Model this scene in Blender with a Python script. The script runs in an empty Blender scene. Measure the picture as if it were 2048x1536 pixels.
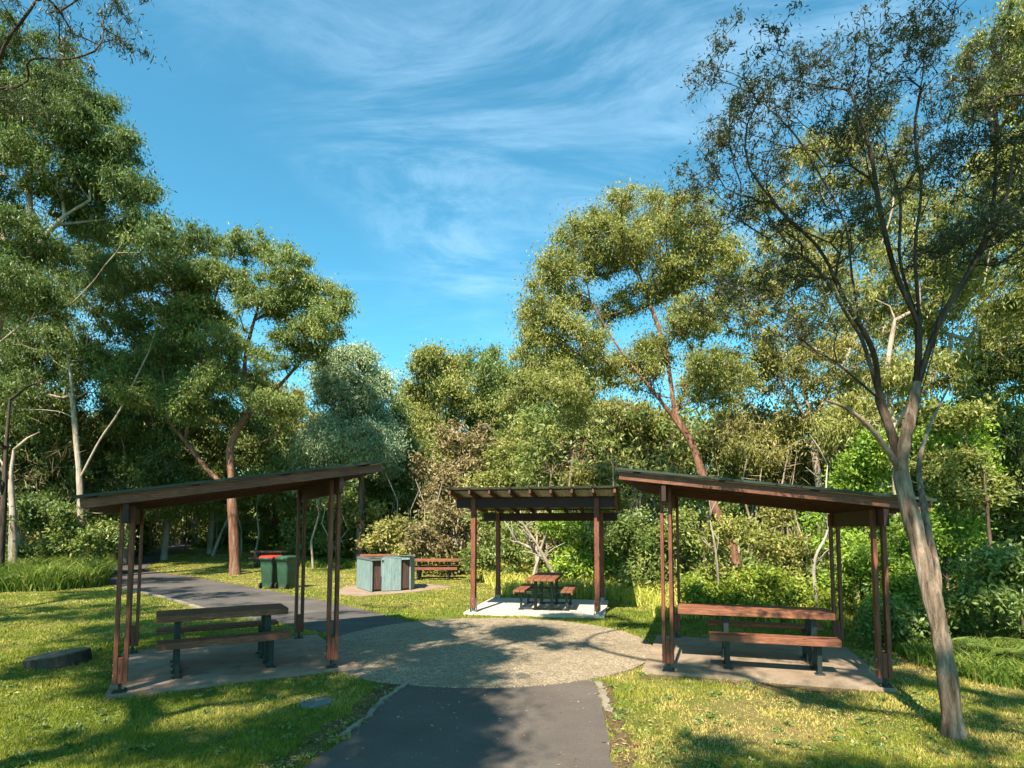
import bpy, math, random
import numpy as np
R = math.radians
rng = np.random.default_rng(7)
random.seed(7)
S = bpy.context.scene
COL = S.collection

# ------------------------------------------------------------------ camera
F = 1170.0; PITCH = R(4.0); HOR = 1055.0; CAMH = 1.95
PPY = HOR - F*math.tan(PITCH)
cam = bpy.data.cameras.new('camera'); cam_o = bpy.data.objects.new('camera', cam); COL.objects.link(cam_o)
cam.sensor_width = 36.0; cam.lens = F/2048*36.0; cam.shift_y = (PPY-768)/2048
cam.clip_end = 2000; cam.clip_start = 0.05
cam_o.location = (0, 0, CAMH); cam_o.rotation_euler = (R(90)+PITCH, 0, 0)
S.camera = cam_o

# ------------------------------------------------------------------ light
SUN_EL = R(49)
SAZ = (-0.34, -0.94)
az = math.atan2(SAZ[0], SAZ[1])
sd = bpy.data.lights.new('sun', 'SUN'); sd.energy = 4.2; sd.angle = R(0.55); sd.color = (1.0, 0.90, 0.74)
so = bpy.data.objects.new('sun', sd); COL.objects.link(so)
n_ = math.hypot(*SAZ)
sdir = np.array([SAZ[0]/n_*math.cos(SUN_EL), SAZ[1]/n_*math.cos(SUN_EL), math.sin(SUN_EL)])
from mathutils import Vector
so.rotation_euler = Vector(sdir).to_track_quat('Z', 'Y').to_euler()
so.location = (0, 0, 40)

W = bpy.data.worlds.new('World'); S.world = W; W.use_nodes = True
nt = W.node_tree; nt.nodes.clear()
def N(t, k, **kw):
    n = t.nodes.new(k)
    for a, b in kw.items(): setattr(n, a, b)
    return n
sky = N(nt, 'ShaderNodeTexSky'); sky.sky_type = 'NISHITA'; sky.sun_disc = False
sky.sun_elevation = SUN_EL; sky.sun_rotation = az % (2*math.pi); sky.altitude = 50; sky.air_density = 1.0; sky.dust_density = 0.4; sky.ozone_density = 2.0
tint = N(nt, 'ShaderNodeMix', data_type='RGBA', blend_type='MULTIPLY'); tint.inputs['Factor'].default_value = 1
tint.inputs['B'].default_value = (0.35, 0.83, 0.78, 1)
nt.links.new(sky.outputs[0], tint.inputs['A'])
tc = N(nt, 'ShaderNodeTexCoord')
sep = N(nt, 'ShaderNodeSeparateXYZ'); nt.links.new(tc.outputs['Generated'], sep.inputs[0])
zc = N(nt, 'ShaderNodeMath', operation='MAXIMUM'); zc.inputs[1].default_value = 0.06; nt.links.new(sep.outputs[2], zc.inputs[0])
zc2 = N(nt, 'ShaderNodeMath', operation='ADD'); zc2.inputs[1].default_value = 0.12; nt.links.new(zc.outputs[0], zc2.inputs[0])
dx = N(nt, 'ShaderNodeMath', operation='DIVIDE'); nt.links.new(sep.outputs[0], dx.inputs[0]); nt.links.new(zc2.outputs[0], dx.inputs[1])
dy = N(nt, 'ShaderNodeMath', operation='DIVIDE'); nt.links.new(sep.outputs[1], dy.inputs[0]); nt.links.new(zc2.outputs[0], dy.inputs[1])
cb = N(nt, 'ShaderNodeCombineXYZ'); nt.links.new(dx.outputs[0], cb.inputs[0]); nt.links.new(dy.outputs[0], cb.inputs[1])
def noise_w(rot, scale, loc, nscale, detail, rough, dist, lo, hi):
    mp = N(nt, 'ShaderNodeMapping'); mp.inputs['Rotation'].default_value = (0, 0, R(rot)); mp.inputs['Scale'].default_value = scale
    mp.inputs['Location'].default_value = loc
    nt.links.new(cb.outputs[0], mp.inputs[0])
    no = N(nt, 'ShaderNodeTexNoise'); no.inputs['Scale'].default_value = nscale; no.inputs['Detail'].default_value = detail
    no.inputs['Roughness'].default_value = rough; no.inputs['Distortion'].default_value = dist
    nt.links.new(mp.outputs[0], no.inputs['Vector'])
    mr = N(nt, 'ShaderNodeMapRange'); mr.interpolation_type = 'SMOOTHSTEP'
    mr.inputs[1].default_value = lo; mr.inputs[2].default_value = hi
    nt.links.new(no.outputs[0], mr.inputs[0]); return mr.outputs[0]
big = noise_w(0, (1, 1, 1), (5.1, 3.45, 0), 0.55, 4, 0.55, 0.8, 0.40, 0.68)
fib = noise_w(40, (0.9, 2.0, 1), (2.3, 4.9, 0), 1.5, 12, 0.66, 1.6, 0.36, 0.74)
fib2 = noise_w(-24, (0.5, 2.6, 1), (1.3, 7.2, 0), 1.1, 9, 0.6, 1.6, 0.52, 0.80)
m1 = N(nt, 'ShaderNodeMath', operation='MULTIPLY'); nt.links.new(big, m1.inputs[0]); nt.links.new(fib, m1.inputs[1])
m2 = N(nt, 'ShaderNodeMath', operation='MULTIPLY_ADD'); nt.links.new(fib2, m2.inputs[0]); m2.inputs[1].default_value = 0.30; nt.links.new(m1.outputs[0], m2.inputs[2])
m3 = N(nt, 'ShaderNodeMath', operation='MULTIPLY', use_clamp=True); nt.links.new(m2.outputs[0], m3.inputs[0]); m3.inputs[1].default_value = 0.33
cm = N(nt, 'ShaderNodeMix', data_type='RGBA'); nt.links.new(m3.outputs[0], cm.inputs['Factor'])
nt.links.new(tint.outputs['Result'], cm.inputs['A']); cm.inputs['B'].default_value = (3.2, 4.5, 5.6, 1)
bg = N(nt, 'ShaderNodeBackground'); bg.inputs[1].default_value = 0.100
nt.links.new(cm.outputs['Result'], bg.inputs[0])
wo = N(nt, 'ShaderNodeOutputWorld'); nt.links.new(bg.outputs[0], wo.inputs[0])

S.view_settings.view_transform = 'Standard'; S.view_settings.look = 'None'; S.view_settings.gamma = 1
S.view_settings.exposure = 1.70
S.cycles.max_bounces = 7; S.cycles.diffuse_bounces = 4; S.cycles.glossy_bounces = 2; S.cycles.transmission_bounces = 3; S.cycles.transparent_max_bounces = 4
S.cycles.sample_clamp_indirect = 6

# ------------------------------------------------------------------ pixel -> world helpers (photo is 2048x1536)
cp, sp_ = math.cos(PITCH), math.sin(PITCH)
def ray(px, py):
    u = (px-1024)/F; v = -(py-PPY)/F
    return np.array([u, cp - v*sp_, sp_ + v*cp])
def sstep(t):
    t = np.clip(t, 0, 1); return t*t*(3-2*t)
def terrain(x, y):
    x = np.asarray(x, float); y = np.asarray(y, float)
    up = np.maximum(0, y-24); r = 0.055*up*up/(up+6)
    side = sstep((-x-2)/14)*0.8+0.35
    return r*side*1.1
def at(px, py, Y):
    d = ray(px, py); t = Y/d[1]; return np.array([0, 0, CAMH]) + d*t
def G(px, py, z=0.0):
    d = ray(px, py); p = None
    zz = z
    for _ in range(12):
        t = (zz-CAMH)/d[2]; p = np.array([0, 0, CAMH]) + d*t
        zz = 0.5*zz+0.5*(z+float(terrain(p[0], p[1])))
    return p
def gz(x, y): return float(terrain(x, y))

# ------------------------------------------------------------------ tags
def tag(o, label, cat, group=None, kind=None):
    if label: o['label'] = label
    if cat: o['category'] = cat
    if group: o['group'] = group
    if kind: o['kind'] = kind
    return o
def thing(name, label, cat, loc=(0, 0, 0), rz=0.0, group=None):
    o = bpy.data.objects.new(name, None); COL.objects.link(o); o.empty_display_size = 0.2
    o.location = [float(c) for c in loc]; o.rotation_euler = (0, 0, rz)
    return tag(o, label, cat, group)
def copy_tree(o, parent=None):
    c = o.copy(); COL.objects.link(c); c.parent = parent
    for ch in list(o.children): copy_tree(ch, c)
    return c

# ------------------------------------------------------------------ mesh helpers
class MB:
    def __init__(s): s.v = []; s.f = []; s.m = []; s.n = 0; s.sm = []
    def add(s, v, f, m=0, smooth=False):
        b = s.n
        s.v.extend([tuple(float(c) for c in p) for p in v]); s.n += len(v)
        for q in f: s.f.append(tuple(b+i for i in q)); s.m.append(m); s.sm.append(smooth)
    def box(s, c, d, rz=0, m=0, tilt=0):
        hx, hy, hz = d[0]/2, d[1]/2, d[2]/2
        v = []
        for x, y, z in ((-hx,-hy,-hz),(hx,-hy,-hz),(hx,hy,-hz),(-hx,hy,-hz),(-hx,-hy,hz),(hx,-hy,hz),(hx,hy,hz),(-hx,hy,hz)):
            if tilt: x, z = x*math.cos(tilt)-z*math.sin(tilt), x*math.sin(tilt)+z*math.cos(tilt)
            X = x*math.cos(rz)-y*math.sin(rz); Y = x*math.sin(rz)+y*math.cos(rz)
            v.append((X+c[0], Y+c[1], z+c[2]))
        s.add(v, [(0,3,2,1),(4,5,6,7),(0,1,5,4),(1,2,6,5),(2,3,7,6),(3,0,4,7)], m)
    def tube(s, pts, rad, sides=8, m=0, cap=True, smooth=True):
        pts = np.array(pts, float); n = len(pts)
        rad = np.full(n, rad) if np.isscalar(rad) else np.array(rad, float)
        V, Fc = tube_arrays(pts, rad, sides)
        s.add(V, [tuple(q) for q in Fc], m, smooth)
        if cap:
            b = s.n - len(V)
            s.f.append(tuple(b+i for i in range(sides))[::-1]); s.m.append(m); s.sm.append(False)
            s.f.append(tuple(b+(n-1)*sides+i for i in range(sides))); s.m.append(m); s.sm.append(False)
    def build(s, name, mats, parent=None, bevel=0):
        me = bpy.data.meshes.new(name); me.from_pydata(s.v, [], s.f)
        if not isinstance(mats, (list, tuple)): mats = [mats]
        for m in mats: me.materials.append(m)
        me.polygons.foreach_set('material_index', s.m); me.polygons.foreach_set('use_smooth', s.sm)
        me.update()
        o = bpy.data.objects.new(name, me); COL.objects.link(o)
        if parent is not None: o.parent = parent
        if bevel:
            b = o.modifiers.new('bevel', 'BEVEL'); b.width = bevel; b.segments = 2; b.limit_method = 'ANGLE'
        return o

def tube_arrays(pts, rad, sides, wob=0.0):
    n = len(pts)
    d = np.gradient(pts, axis=0); d /= (np.linalg.norm(d, axis=1, keepdims=True)+1e-9)
    avg = d.mean(0); ref = np.array([1.0, 0, 0]) if abs(avg[2]) > 0.6*np.linalg.norm(avg) else np.array([0, 0, 1.0])
    a = np.cross(d, ref); a /= (np.linalg.norm(a, axis=1, keepdims=True)+1e-9)
    b = np.cross(d, a)
    th = np.arange(sides)/sides*2*np.pi
    rr = rad[:, None]*np.ones((n, sides))
    if wob:
        for k in ((2, 3, 5, 8, 11) if sides > 14 else (2, 3, 5)):
            ph = rng.uniform(0, 6.28); tw = rng.uniform(-1.2, 1.2)
            rr = rr*(1+wob*max(1.6/k, 0.35)*np.sin(k*th[None, :]+ph+tw*np.arange(n)[:, None]*0.25))
        rr = rr*(1+wob*0.6*rng.normal(size=(n, 1)))
    V = pts[:, None, :] + rr[..., None]*(np.cos(th)[None, :, None]*a[:, None, :]+np.sin(th)[None, :, None]*b[:, None, :])
    i = np.arange(n-1)[:, None]*sides; j = np.arange(sides)[None, :]; k = (j+1) % sides
    Fc = np.stack([i+j, i+k, i+sides+k, i+sides+j], -1).reshape(-1, 4)
    return V.reshape(-1, 3), Fc

def np_mesh(name, V, Fq, mats, attr=None, smooth=False):
    """quads or tris from arrays"""
    me = bpy.data.meshes.new(name)
    V = np.asarray(V, np.float32); Fq = np.asarray(Fq, np.int32); k = Fq.shape[1]
    me.vertices.add(len(V)); me.vertices.foreach_set('co', V.ravel())
    me.loops.add(Fq.size); me.loops.foreach_set('vertex_index', Fq.ravel())
    me.polygons.add(len(Fq)); me.polygons.foreach_set('loop_start', np.arange(0, Fq.size, k, dtype=np.int32))
    me.polygons.foreach_set('loop_total', np.full(len(Fq), k, np.int32))
    me.polygons.foreach_set('use_smooth', np.full(len(Fq), smooth, bool))
    for m in (mats if isinstance(mats, (list, tuple)) else [mats]): me.materials.append(m)
    if attr is not None:
        a = me.attributes.new('v', 'FLOAT', 'FACE'); a.data.foreach_set('value', np.asarray(attr, np.float32))
    me.update(calc_edges=True)
    return me
def link(name, me, parent=None):
    o = bpy.data.objects.new(name, me); COL.objects.link(o)
    if parent is not None: o.parent = parent
    return o

# ------------------------------------------------------------------ materials
def new_mat(name):
    m = bpy.data.materials.new(name); m.use_nodes = True; t = m.node_tree; t.nodes.clear()
    out = N(t, 'ShaderNodeOutputMaterial'); return m, t, out
def ramp(t, fac, stops, interp='LINEAR'):
    r = N(t, 'ShaderNodeValToRGB'); r.color_ramp.interpolation = interp
    e = r.color_ramp.elements
    while len(e) > 2: e.remove(e[-1])
    e[0].position, e[0].color = stops[0][0], (*stops[0][1], 1)
    e[1].position, e[1].color = stops[1][0], (*stops[1][1], 1)
    for p, c in stops[2:]:
        x = e.new(p); x.color = (*c, 1)
    t.links.new(fac, r.inputs[0]); return r.outputs[0]
def tnoise(t, scale, detail=4, rough=0.55, coord='Object', vs=(1, 1, 1), dist=0.0):
    c = N(t, 'ShaderNodeTexCoord'); mp = N(t, 'ShaderNodeMapping'); mp.inputs['Scale'].default_value = vs
    t.links.new(c.outputs[coord], mp.inputs[0])
    n = N(t, 'ShaderNodeTexNoise'); n.inputs['Scale'].default_value = scale; n.inputs['Detail'].default_value = detail
    n.inputs['Roughness'].default_value = rough; n.inputs['Distortion'].default_value = dist
    t.links.new(mp.outputs[0], n.inputs['Vector']); return n.outputs[0]
def mixc(t, fac, a, b, mode='MIX'):
    m = N(t, 'ShaderNodeMix', data_type='RGBA', blend_type=mode)
    if isinstance(fac, (int, float)): m.inputs['Factor'].default_value = fac
    else: t.links.new(fac, m.inputs['Factor'])
    for key, c in (('A', a), ('B', b)):
        if isinstance(c, tuple): m.inputs[key].default_value = (*c, 1)
        else: t.links.new(c, m.inputs[key])
    return m.outputs['Result']
def bump(t, h, strength=0.5, dist=0.01):
    b = N(t, 'ShaderNodeBump'); b.inputs['Strength'].default_value = strength; b.inputs['Distance'].default_value = dist
    t.links.new(h, b.inputs['Height']); return b.outputs[0]
def pbr(t, out, color, rough=0.8, normal=None, metal=0.0, spec=0.3):
    p = N(t, 'ShaderNodeBsdfPrincipled')
    if isinstance(color, tuple): p.inputs['Base Color'].default_value = (*color, 1)
    else: t.links.new(color, p.inputs['Base Color'])
    if isinstance(rough, (int, float)): p.inputs['Roughness'].default_value = rough
    else: t.links.new(rough, p.inputs['Roughness'])
    p.inputs['Metallic'].default_value = metal; p.inputs['Specular IOR Level'].default_value = spec
    if normal is not None: t.links.new(normal, p.inputs['Normal'])
    t.links.new(p.outputs[0], out.inputs[0]); return p

def wood_mat(name, c0, c1, c2, vs):
    m, t, out = new_mat(name)
    g = tnoise(t, 9, 8, 0.65, vs=vs, dist=0.4); b = tnoise(t, 2.2, 4, 0.6)
    col = ramp(t, g, [(0.32, c0), (0.52, c1), (0.72, c2)])
    col = mixc(t, ramp(t, b, [(0.42, (0, 0, 0)), (0.66, (1, 1, 1))]), col, mixc(t, 0.55, col, c0))
    pbr(t, out, col, 0.62, bump(t, g, 0.5, 0.004), spec=0.35); return m
WXD = wood_mat('rafter_timber_dark_shaded', (0.035, 0.012, 0.007), (0.085, 0.028, 0.014), (0.14, 0.05, 0.024), (0.9, 9, 9))  # inner rafters: darker timber, with roof shade also put into the colour
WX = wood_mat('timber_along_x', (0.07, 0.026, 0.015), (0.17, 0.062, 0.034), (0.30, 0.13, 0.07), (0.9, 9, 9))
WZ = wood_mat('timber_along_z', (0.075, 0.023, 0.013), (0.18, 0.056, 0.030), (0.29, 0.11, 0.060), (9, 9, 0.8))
WY = wood_mat('timber_along_y_shaded', (0.018, 0.008, 0.006), (0.038, 0.015, 0.010), (0.06, 0.026, 0.016), (9, 0.9, 9))  # beams and battens: the shade under the roof is put into this timber
WT = wood_mat('table_timber', (0.09, 0.034, 0.018), (0.22, 0.080, 0.040), (0.38, 0.165, 0.085), (0.9, 10, 10))
def simple(name, c, rough=0.5, metal=0.0, nsc=6, amt=0.25, bmp=0.1, spec=0.4):
    m, t, out = new_mat(name)
    n = tnoise(t, nsc, 6, 0.6)
    col = ramp(t, n, [(0.3, tuple(x*(1-amt) for x in c)), (0.7, tuple(min(1, x*(1+amt)) for x in c))])
    pbr(t, out, col, rough, bump(t, n, bmp, 0.004), metal, spec); return m
M_STEEL = simple('dark_green_steel', (0.012, 0.022, 0.020), 0.45)
M_GALV = simple('galvanised_steel', (0.33, 0.35, 0.35), 0.5, 0.6)
M_SHEETG = simple('roof_sheet_green', (0.018, 0.030, 0.022), 0.55)
M_CREAM = simple('roof_sheet_underside', (0.42, 0.38, 0.26), 0.7)
M_BINB = simple('bin_green', (0.028, 0.068, 0.038), 0.42, amt=0.3, nsc=5)
M_BINR = simple('bin_red', (0.62, 0.03, 0.025), 0.4)
M_BINW = simple('bin_pale_edge', (0.55, 0.58, 0.6), 0.5)
M_RUB = simple('rubber', (0.02, 0.02, 0.02), 0.7)
M_YEL = simple('yellow_cap', (0.7, 0.42, 0.03), 0.5)
M_POST = simple('blue_grey_post', (0.22, 0.30, 0.33), 0.6)
M_PALE = simple('pale_post', (0.38, 0.36, 0.30), 0.8)
M_STAIN = simple('stainless', (0.45, 0.48, 0.50), 0.32, 0.85, amt=0.1)
# barbecue cladding, weathered blue green with vertical streaks
m, t, out = new_mat('barbecue_cladding'); M_BBQ = m
g = tnoise(t, 5, 7, 0.65, vs=(6, 6, 0.7)); b = tnoise(t, 3, 4)
col = ramp(t, g, [(0.3, (0.10, 0.155, 0.155)), (0.52, (0.17, 0.245, 0.24)), (0.75, (0.31, 0.37, 0.36))])
col = mixc(t, ramp(t, b, [(0.5, (0, 0, 0)), (0.75, (0.6, 0.6, 0.6))]), col, (0.20, 0.22, 0.18))
pbr(t, out, col, 0.55, bump(t, g, 0.15, 0.004))
m, t, out = new_mat('barbecue_door'); M_DOOR = m
g = tnoise(t, 5, 6, 0.6, vs=(9, 9, 0.7))
pbr(t, out, ramp(t, g, [(0.3, (0.045, 0.022, 0.018)), (0.7, (0.13, 0.075, 0.06))]), 0.7, bump(t, g, 0.3, 0.004))

def concrete(name, a, b_, stain=(0.12, 0.085, 0.05), st=0.5, agg=60, rough=0.85):
    m, t, out = new_mat(name)
    n1 = tnoise(t, 1.1, 6, 0.6); n2 = tnoise(t, agg, 3, 0.6); n3 = tnoise(t, 3.5, 6, 0.65)
    col = ramp(t, n1, [(0.3, a), (0.7, b_)])
    col = mixc(t, 0.35, col, ramp(t, n2, [(0.35, (0.25, 0.25, 0.25)), (0.65, (1, 1, 1))]), 'MULTIPLY')
    col = mixc(t, ramp(t, n3, [(0.5, (0, 0, 0)), (0.72, (st, st, st))]), col, stain)
    pbr(t, out, col, rough, bump(t, n2, 0.4, 0.004)); return m
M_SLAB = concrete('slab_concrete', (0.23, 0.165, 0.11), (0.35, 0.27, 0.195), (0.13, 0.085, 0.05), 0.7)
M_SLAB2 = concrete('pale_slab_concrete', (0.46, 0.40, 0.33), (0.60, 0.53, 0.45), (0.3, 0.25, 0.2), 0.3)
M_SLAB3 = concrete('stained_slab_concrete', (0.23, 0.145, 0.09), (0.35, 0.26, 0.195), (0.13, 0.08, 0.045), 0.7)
M_KERB = concrete('kerb_concrete', (0.20, 0.165, 0.12), (0.33, 0.28, 0.21), (0.10, 0.075, 0.04), 0.8)
# exposed pebble aggregate
m, t, out = new_mat('pebble_aggregate'); M_AGG = m
c = N(t, 'ShaderNodeTexCoord'); vo = N(t, 'ShaderNodeTexVoronoi'); vo.inputs['Scale'].default_value = 52; t.links.new(c.outputs['Object'], vo.inputs[0])
vo2 = N(t, 'ShaderNodeTexVoronoi'); vo2.inputs['Scale'].default_value = 13; t.links.new(c.outputs['Object'], vo2.inputs[0])
n1 = tnoise(t, 0.9, 6, 0.6); n4 = tnoise(t, 5, 5, 0.6)
bw = N(t, 'ShaderNodeRGBToBW'); t.links.new(vo.outputs['Color'], bw.inputs[0])
bw2 = N(t, 'ShaderNodeRGBToBW'); t.links.new(vo2.outputs['Color'], bw2.inputs[0])
col = ramp(t, bw.outputs[0], [(0.15, (0.165, 0.120, 0.072)), (0.5, (0.275, 0.215, 0.14)), (0.85, (0.45, 0.37, 0.265))])
col = mixc(t, 0.35, col, ramp(t, bw2.outputs[0], [(0.2, (0.4, 0.38, 0.35)), (0.8, (1, 1, 1))]), 'MULTIPLY')
col = mixc(t, ramp(t, n1, [(0.40, (0, 0, 0)), (0.68, (0.55, 0.55, 0.55))]), col, (0.15, 0.12, 0.08))
col = mixc(t, ramp(t, n4, [(0.5, (0, 0, 0)), (0.75, (0.4, 0.4, 0.4))]), col, (0.30, 0.24, 0.15))
pbr(t, out, col, 0.8, bump(t, vo.outputs['Distance'], 0.8, -0.012))
# asphalt
m, t, out = new_mat('asphalt'); M_ASPH = m
n1 = tnoise(t, 0.8, 6, 0.6); n2 = tnoise(t, 120, 2, 0.7); n3 = tnoise(t, 2.4, 9, 0.75, dist=0.8)
col = ramp(t, n1, [(0.3, (0.092, 0.076, 0.064)), (0.7, (0.145, 0.120, 0.100))])
col = mixc(t, 0.6, col, ramp(t, n2, [(0.3, (0.3, 0.3, 0.3)), (0.7, (1, 1, 1))]), 'MULTIPLY')
col = mixc(t, ramp(t, n3, [(0.56, (0, 0, 0)), (0.8, (0.4, 0.4, 0.4))]), col, (0.17, 0.14, 0.10))
pbr(t, out, col, 0.88, bump(t, n2, 0.6, 0.006))
m, t, out = new_mat('road_asphalt'); M_ROAD = m
n1 = tnoise(t, 0.8, 6, 0.6); n2 = tnoise(t, 60, 2, 0.7); n3 = tnoise(t, 0.9, 6, 0.7, vs=(0.4, 1.4, 1))
col = ramp(t, n1, [(0.3, (0.072, 0.063, 0.057)), (0.7, (0.12, 0.103, 0.092))])
col = mixc(t, 0.5, col, ramp(t, n2, [(0.3, (0.35, 0.35, 0.35)), (0.7, (1, 1, 1))]), 'MULTIPLY')
col = mixc(t, ramp(t, n3, [(0.5, (0, 0, 0)), (0.72, (0.6, 0.6, 0.6))]), col, (0.19, 0.15, 0.12))
pbr(t, out, col, 0.88, bump(t, n2, 0.5, 0.008))
# lawn ground
m, t, out = new_mat('lawn_soil'); M_LAWN = m
n1 = tnoise(t, 0.55, 7, 0.62); n2 = tnoise(t, 5, 8, 0.7); n3 = tnoise(t, 45, 4, 0.7)
col = ramp(t, n1, [(0.34, (0.085, 0.120, 0.018)), (0.50, (0.16, 0.165, 0.04)), (0.66, (0.26, 0.20, 0.08))])
col = mixc(t, ramp(t, n2, [(0.55, (0, 0, 0)), (0.72, (0.6, 0.6, 0.6))]), col, (0.17, 0.125, 0.06))
col = mixc(t, 0.6, col, ramp(t, n3, [(0.3, (0.35, 0.35, 0.35)), (0.7, (1, 1, 1))]), 'MULTIPLY')
pbr(t, out, col, 0.95, bump(t, n3, 0.9, 0.03), spec=0.1)
m, t, out = new_mat('bare_earth'); M_EARTH = m
n2 = tnoise(t, 9, 8, 0.7); n3 = tnoise(t, 60, 4, 0.7)
col = ramp(t, n2, [(0.3, (0.11, 0.075, 0.035)), (0.55, (0.20, 0.145, 0.075)), (0.75, (0.12, 0.14, 0.03))])
col = mixc(t, 0.6, col, ramp(t, n3, [(0.3, (0.3, 0.3, 0.3)), (0.7, (1, 1, 1))]), 'MULTIPLY')
pbr(t, out, col, 0.95, bump(t, n3, 1, 0.03), spec=0.1)

def leaf_mat(name, a, b_, c_=None, tr=0.36, gl=0.05, lift=1.52):
    m, t, out = new_mat(name)
    at_ = N(t, 'ShaderNodeAttribute'); at_.attribute_name = 'v'
    stops = [(0.05, a), (0.62, b_), (0.97, c_ or tuple(min(1, x*1.35) for x in b_))]
    col = ramp(t, at_.outputs['Fac'], stops)
    col = mixc(t, 1.0, col, (lift*1.42, lift*1.30, lift*1.08), 'MULTIPLY')
    d = N(t, 'ShaderNodeBsdfDiffuse'); t.links.new(col, d.inputs[0])
    tr_ = N(t, 'ShaderNodeBsdfTranslucent'); t.links.new(mixc(t, 0.5, col, (0.16, 0.20, 0.02)), tr_.inputs[0])
    mx = N(t, 'ShaderNodeMixShader'); mx.inputs[0].default_value = tr
    t.links.new(d.outputs[0], mx.inputs[1]); t.links.new(tr_.outputs[0], mx.inputs[2])
    g_ = N(t, 'ShaderNodeBsdfGlossy'); g_.inputs['Roughness'].default_value = 0.42; g_.inputs[0].default_value = (0.8, 0.85, 0.9, 1)
    mx2 = N(t, 'ShaderNodeMixShader'); mx2.inputs[0].default_value = gl*0.5
    t.links.new(mx.outputs[0], mx2.inputs[1]); t.links.new(g_.outputs[0], mx2.inputs[2])
    t.links.new(mx2.outputs[0], out.inputs[0]); return m
LM = {
 'dark':   leaf_mat('leaf_dark_green', (0.030, 0.055, 0.016), (0.066, 0.100, 0.030), (0.13, 0.155, 0.05), lift=1.45),
 'gum':    leaf_mat('leaf_gum_green', (0.042, 0.070, 0.020), (0.092, 0.128, 0.036), (0.19, 0.20, 0.07)),
 'yellow': leaf_mat('leaf_yellow_green', (0.062, 0.080, 0.022), (0.132, 0.148, 0.040), (0.24, 0.225, 0.08)),
 'olive':  leaf_mat('leaf_olive', (0.062, 0.070, 0.022), (0.130, 0.135, 0.040), (0.23, 0.21, 0.08)),
 'grey':   leaf_mat('leaf_grey_green', (0.060, 0.090, 0.058), (0.125, 0.170, 0.112), (0.24, 0.29, 0.20), tr=0.2, lift=1.9),
 'bluish': leaf_mat('leaf_near_tree_shaded', (0.013, 0.022, 0.013), (0.032, 0.042, 0.022), (0.070, 0.074, 0.034), tr=0.22, gl=0.06, lift=1.0),  # small dark leaves; shade from neighbouring trees is put into the colour
 'bright': leaf_mat('leaf_bright_shrub', (0.060, 0.110, 0.014), (0.125, 0.205, 0.028), (0.24, 0.30, 0.05), tr=0.4),
 'lime':   leaf_mat('leaf_lime', (0.075, 0.115, 0.014), (0.155, 0.205, 0.026), (0.28, 0.29, 0.06), tr=0.42),
 'fern':   leaf_mat('leaf_fern', (0.036, 0.062, 0.018), (0.080, 0.120, 0.034), (0.14, 0.18, 0.055), tr=0.35),
 'dry':    leaf_mat('leaf_dry_pinkish', (0.085, 0.070, 0.038), (0.17, 0.145, 0.080), (0.27, 0.22, 0.13), tr=0.2, lift=1.1),
 'twig':   leaf_mat('grey_twigs', (0.05, 0.040, 0.026), (0.11, 0.090, 0.062), (0.19, 0.165, 0.12), tr=0.0, gl=0.0),
 'grass':  leaf_mat('lawn_blades', (0.075, 0.135, 0.016), (0.180, 0.205, 0.036), (0.40, 0.33, 0.13), tr=0.35, gl=0.02, lift=1.12),
 'tall':   leaf_mat('tall_grass_blades', (0.035, 0.075, 0.012), (0.080, 0.135, 0.022), (0.19, 0.21, 0.06), tr=0.3, gl=0.03, lift=1.1),
 'straw':  leaf_mat('straw_blades', (0.13, 0.17, 0.03), (0.25, 0.27, 0.06), (0.42, 0.36, 0.15), tr=0.35, gl=0.02),
 'litter': leaf_mat('leaf_litter', (0.09, 0.045, 0.022), (0.22, 0.13, 0.06), (0.40, 0.32, 0.20), tr=0.1, gl=0.02, lift=1.0),
}
def bark_mat(name, a, b_, c_, sc=7):
    m, t, out = new_mat(name)
    n1 = tnoise(t, sc, 8, 0.68, vs=(1, 1, 0.18), dist=0.5); n2 = tnoise(t, 1.3, 5, 0.6, vs=(1, 1, 0.5)); n3 = tnoise(t, 30, 5, 0.6, vs=(1, 1, 0.12))
    col = ramp(t, n1, [(0.33, a), (0.52, b_), (0.70, c_)])
    col = mixc(t, ramp(t, n2, [(0.45, (0, 0, 0)), (0.62, (0.7, 0.7, 0.7))]), col, mixc(t, 0.6, col, c_))
    col = mixc(t, 0.5, col, ramp(t, n3, [(0.3, (0.35, 0.35, 0.35)), (0.62, (1, 1, 1))]), 'MULTIPLY')
    ad = N(t, 'ShaderNodeMath', operation='ADD'); t.links.new(n1, ad.inputs[0]); t.links.new(n3, ad.inputs[1])
    pbr(t, out, col, 0.9, bump(t, ad.outputs[0], 0.9, 0.03), spec=0.15); return m
BM = {
 'brown': bark_mat('bark_brown', (0.045, 0.030, 0.020), (0.14, 0.095, 0.065), (0.28, 0.20, 0.145)),
 'red':   bark_mat('bark_reddish', (0.07, 0.033, 0.020), (0.20, 0.095, 0.058), (0.34, 0.20, 0.14)),
 'pale':  bark_mat('bark_pale', (0.16, 0.115, 0.08), (0.36, 0.29, 0.22), (0.52, 0.45, 0.37), 4),
 'near':  bark_mat('bark_near_tree', (0.045, 0.028, 0.018), (0.22, 0.155, 0.11), (0.46, 0.35, 0.26), 13),
 'limb':  bark_mat('bark_limbs_shaded', (0.022, 0.014, 0.009), (0.060, 0.040, 0.028), (0.14, 0.10, 0.072)),  # upper limbs: dark brown bark, with the shade they stand in painted in
 'dark':  bark_mat('bark_dark', (0.02, 0.015, 0.011), (0.06, 0.044, 0.034), (0.13, 0.10, 0.075)),
 'grey':  bark_mat('bark_grey_stick', (0.22, 0.19, 0.15), (0.40, 0.36, 0.30), (0.55, 0.50, 0.44), 5),
}

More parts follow.
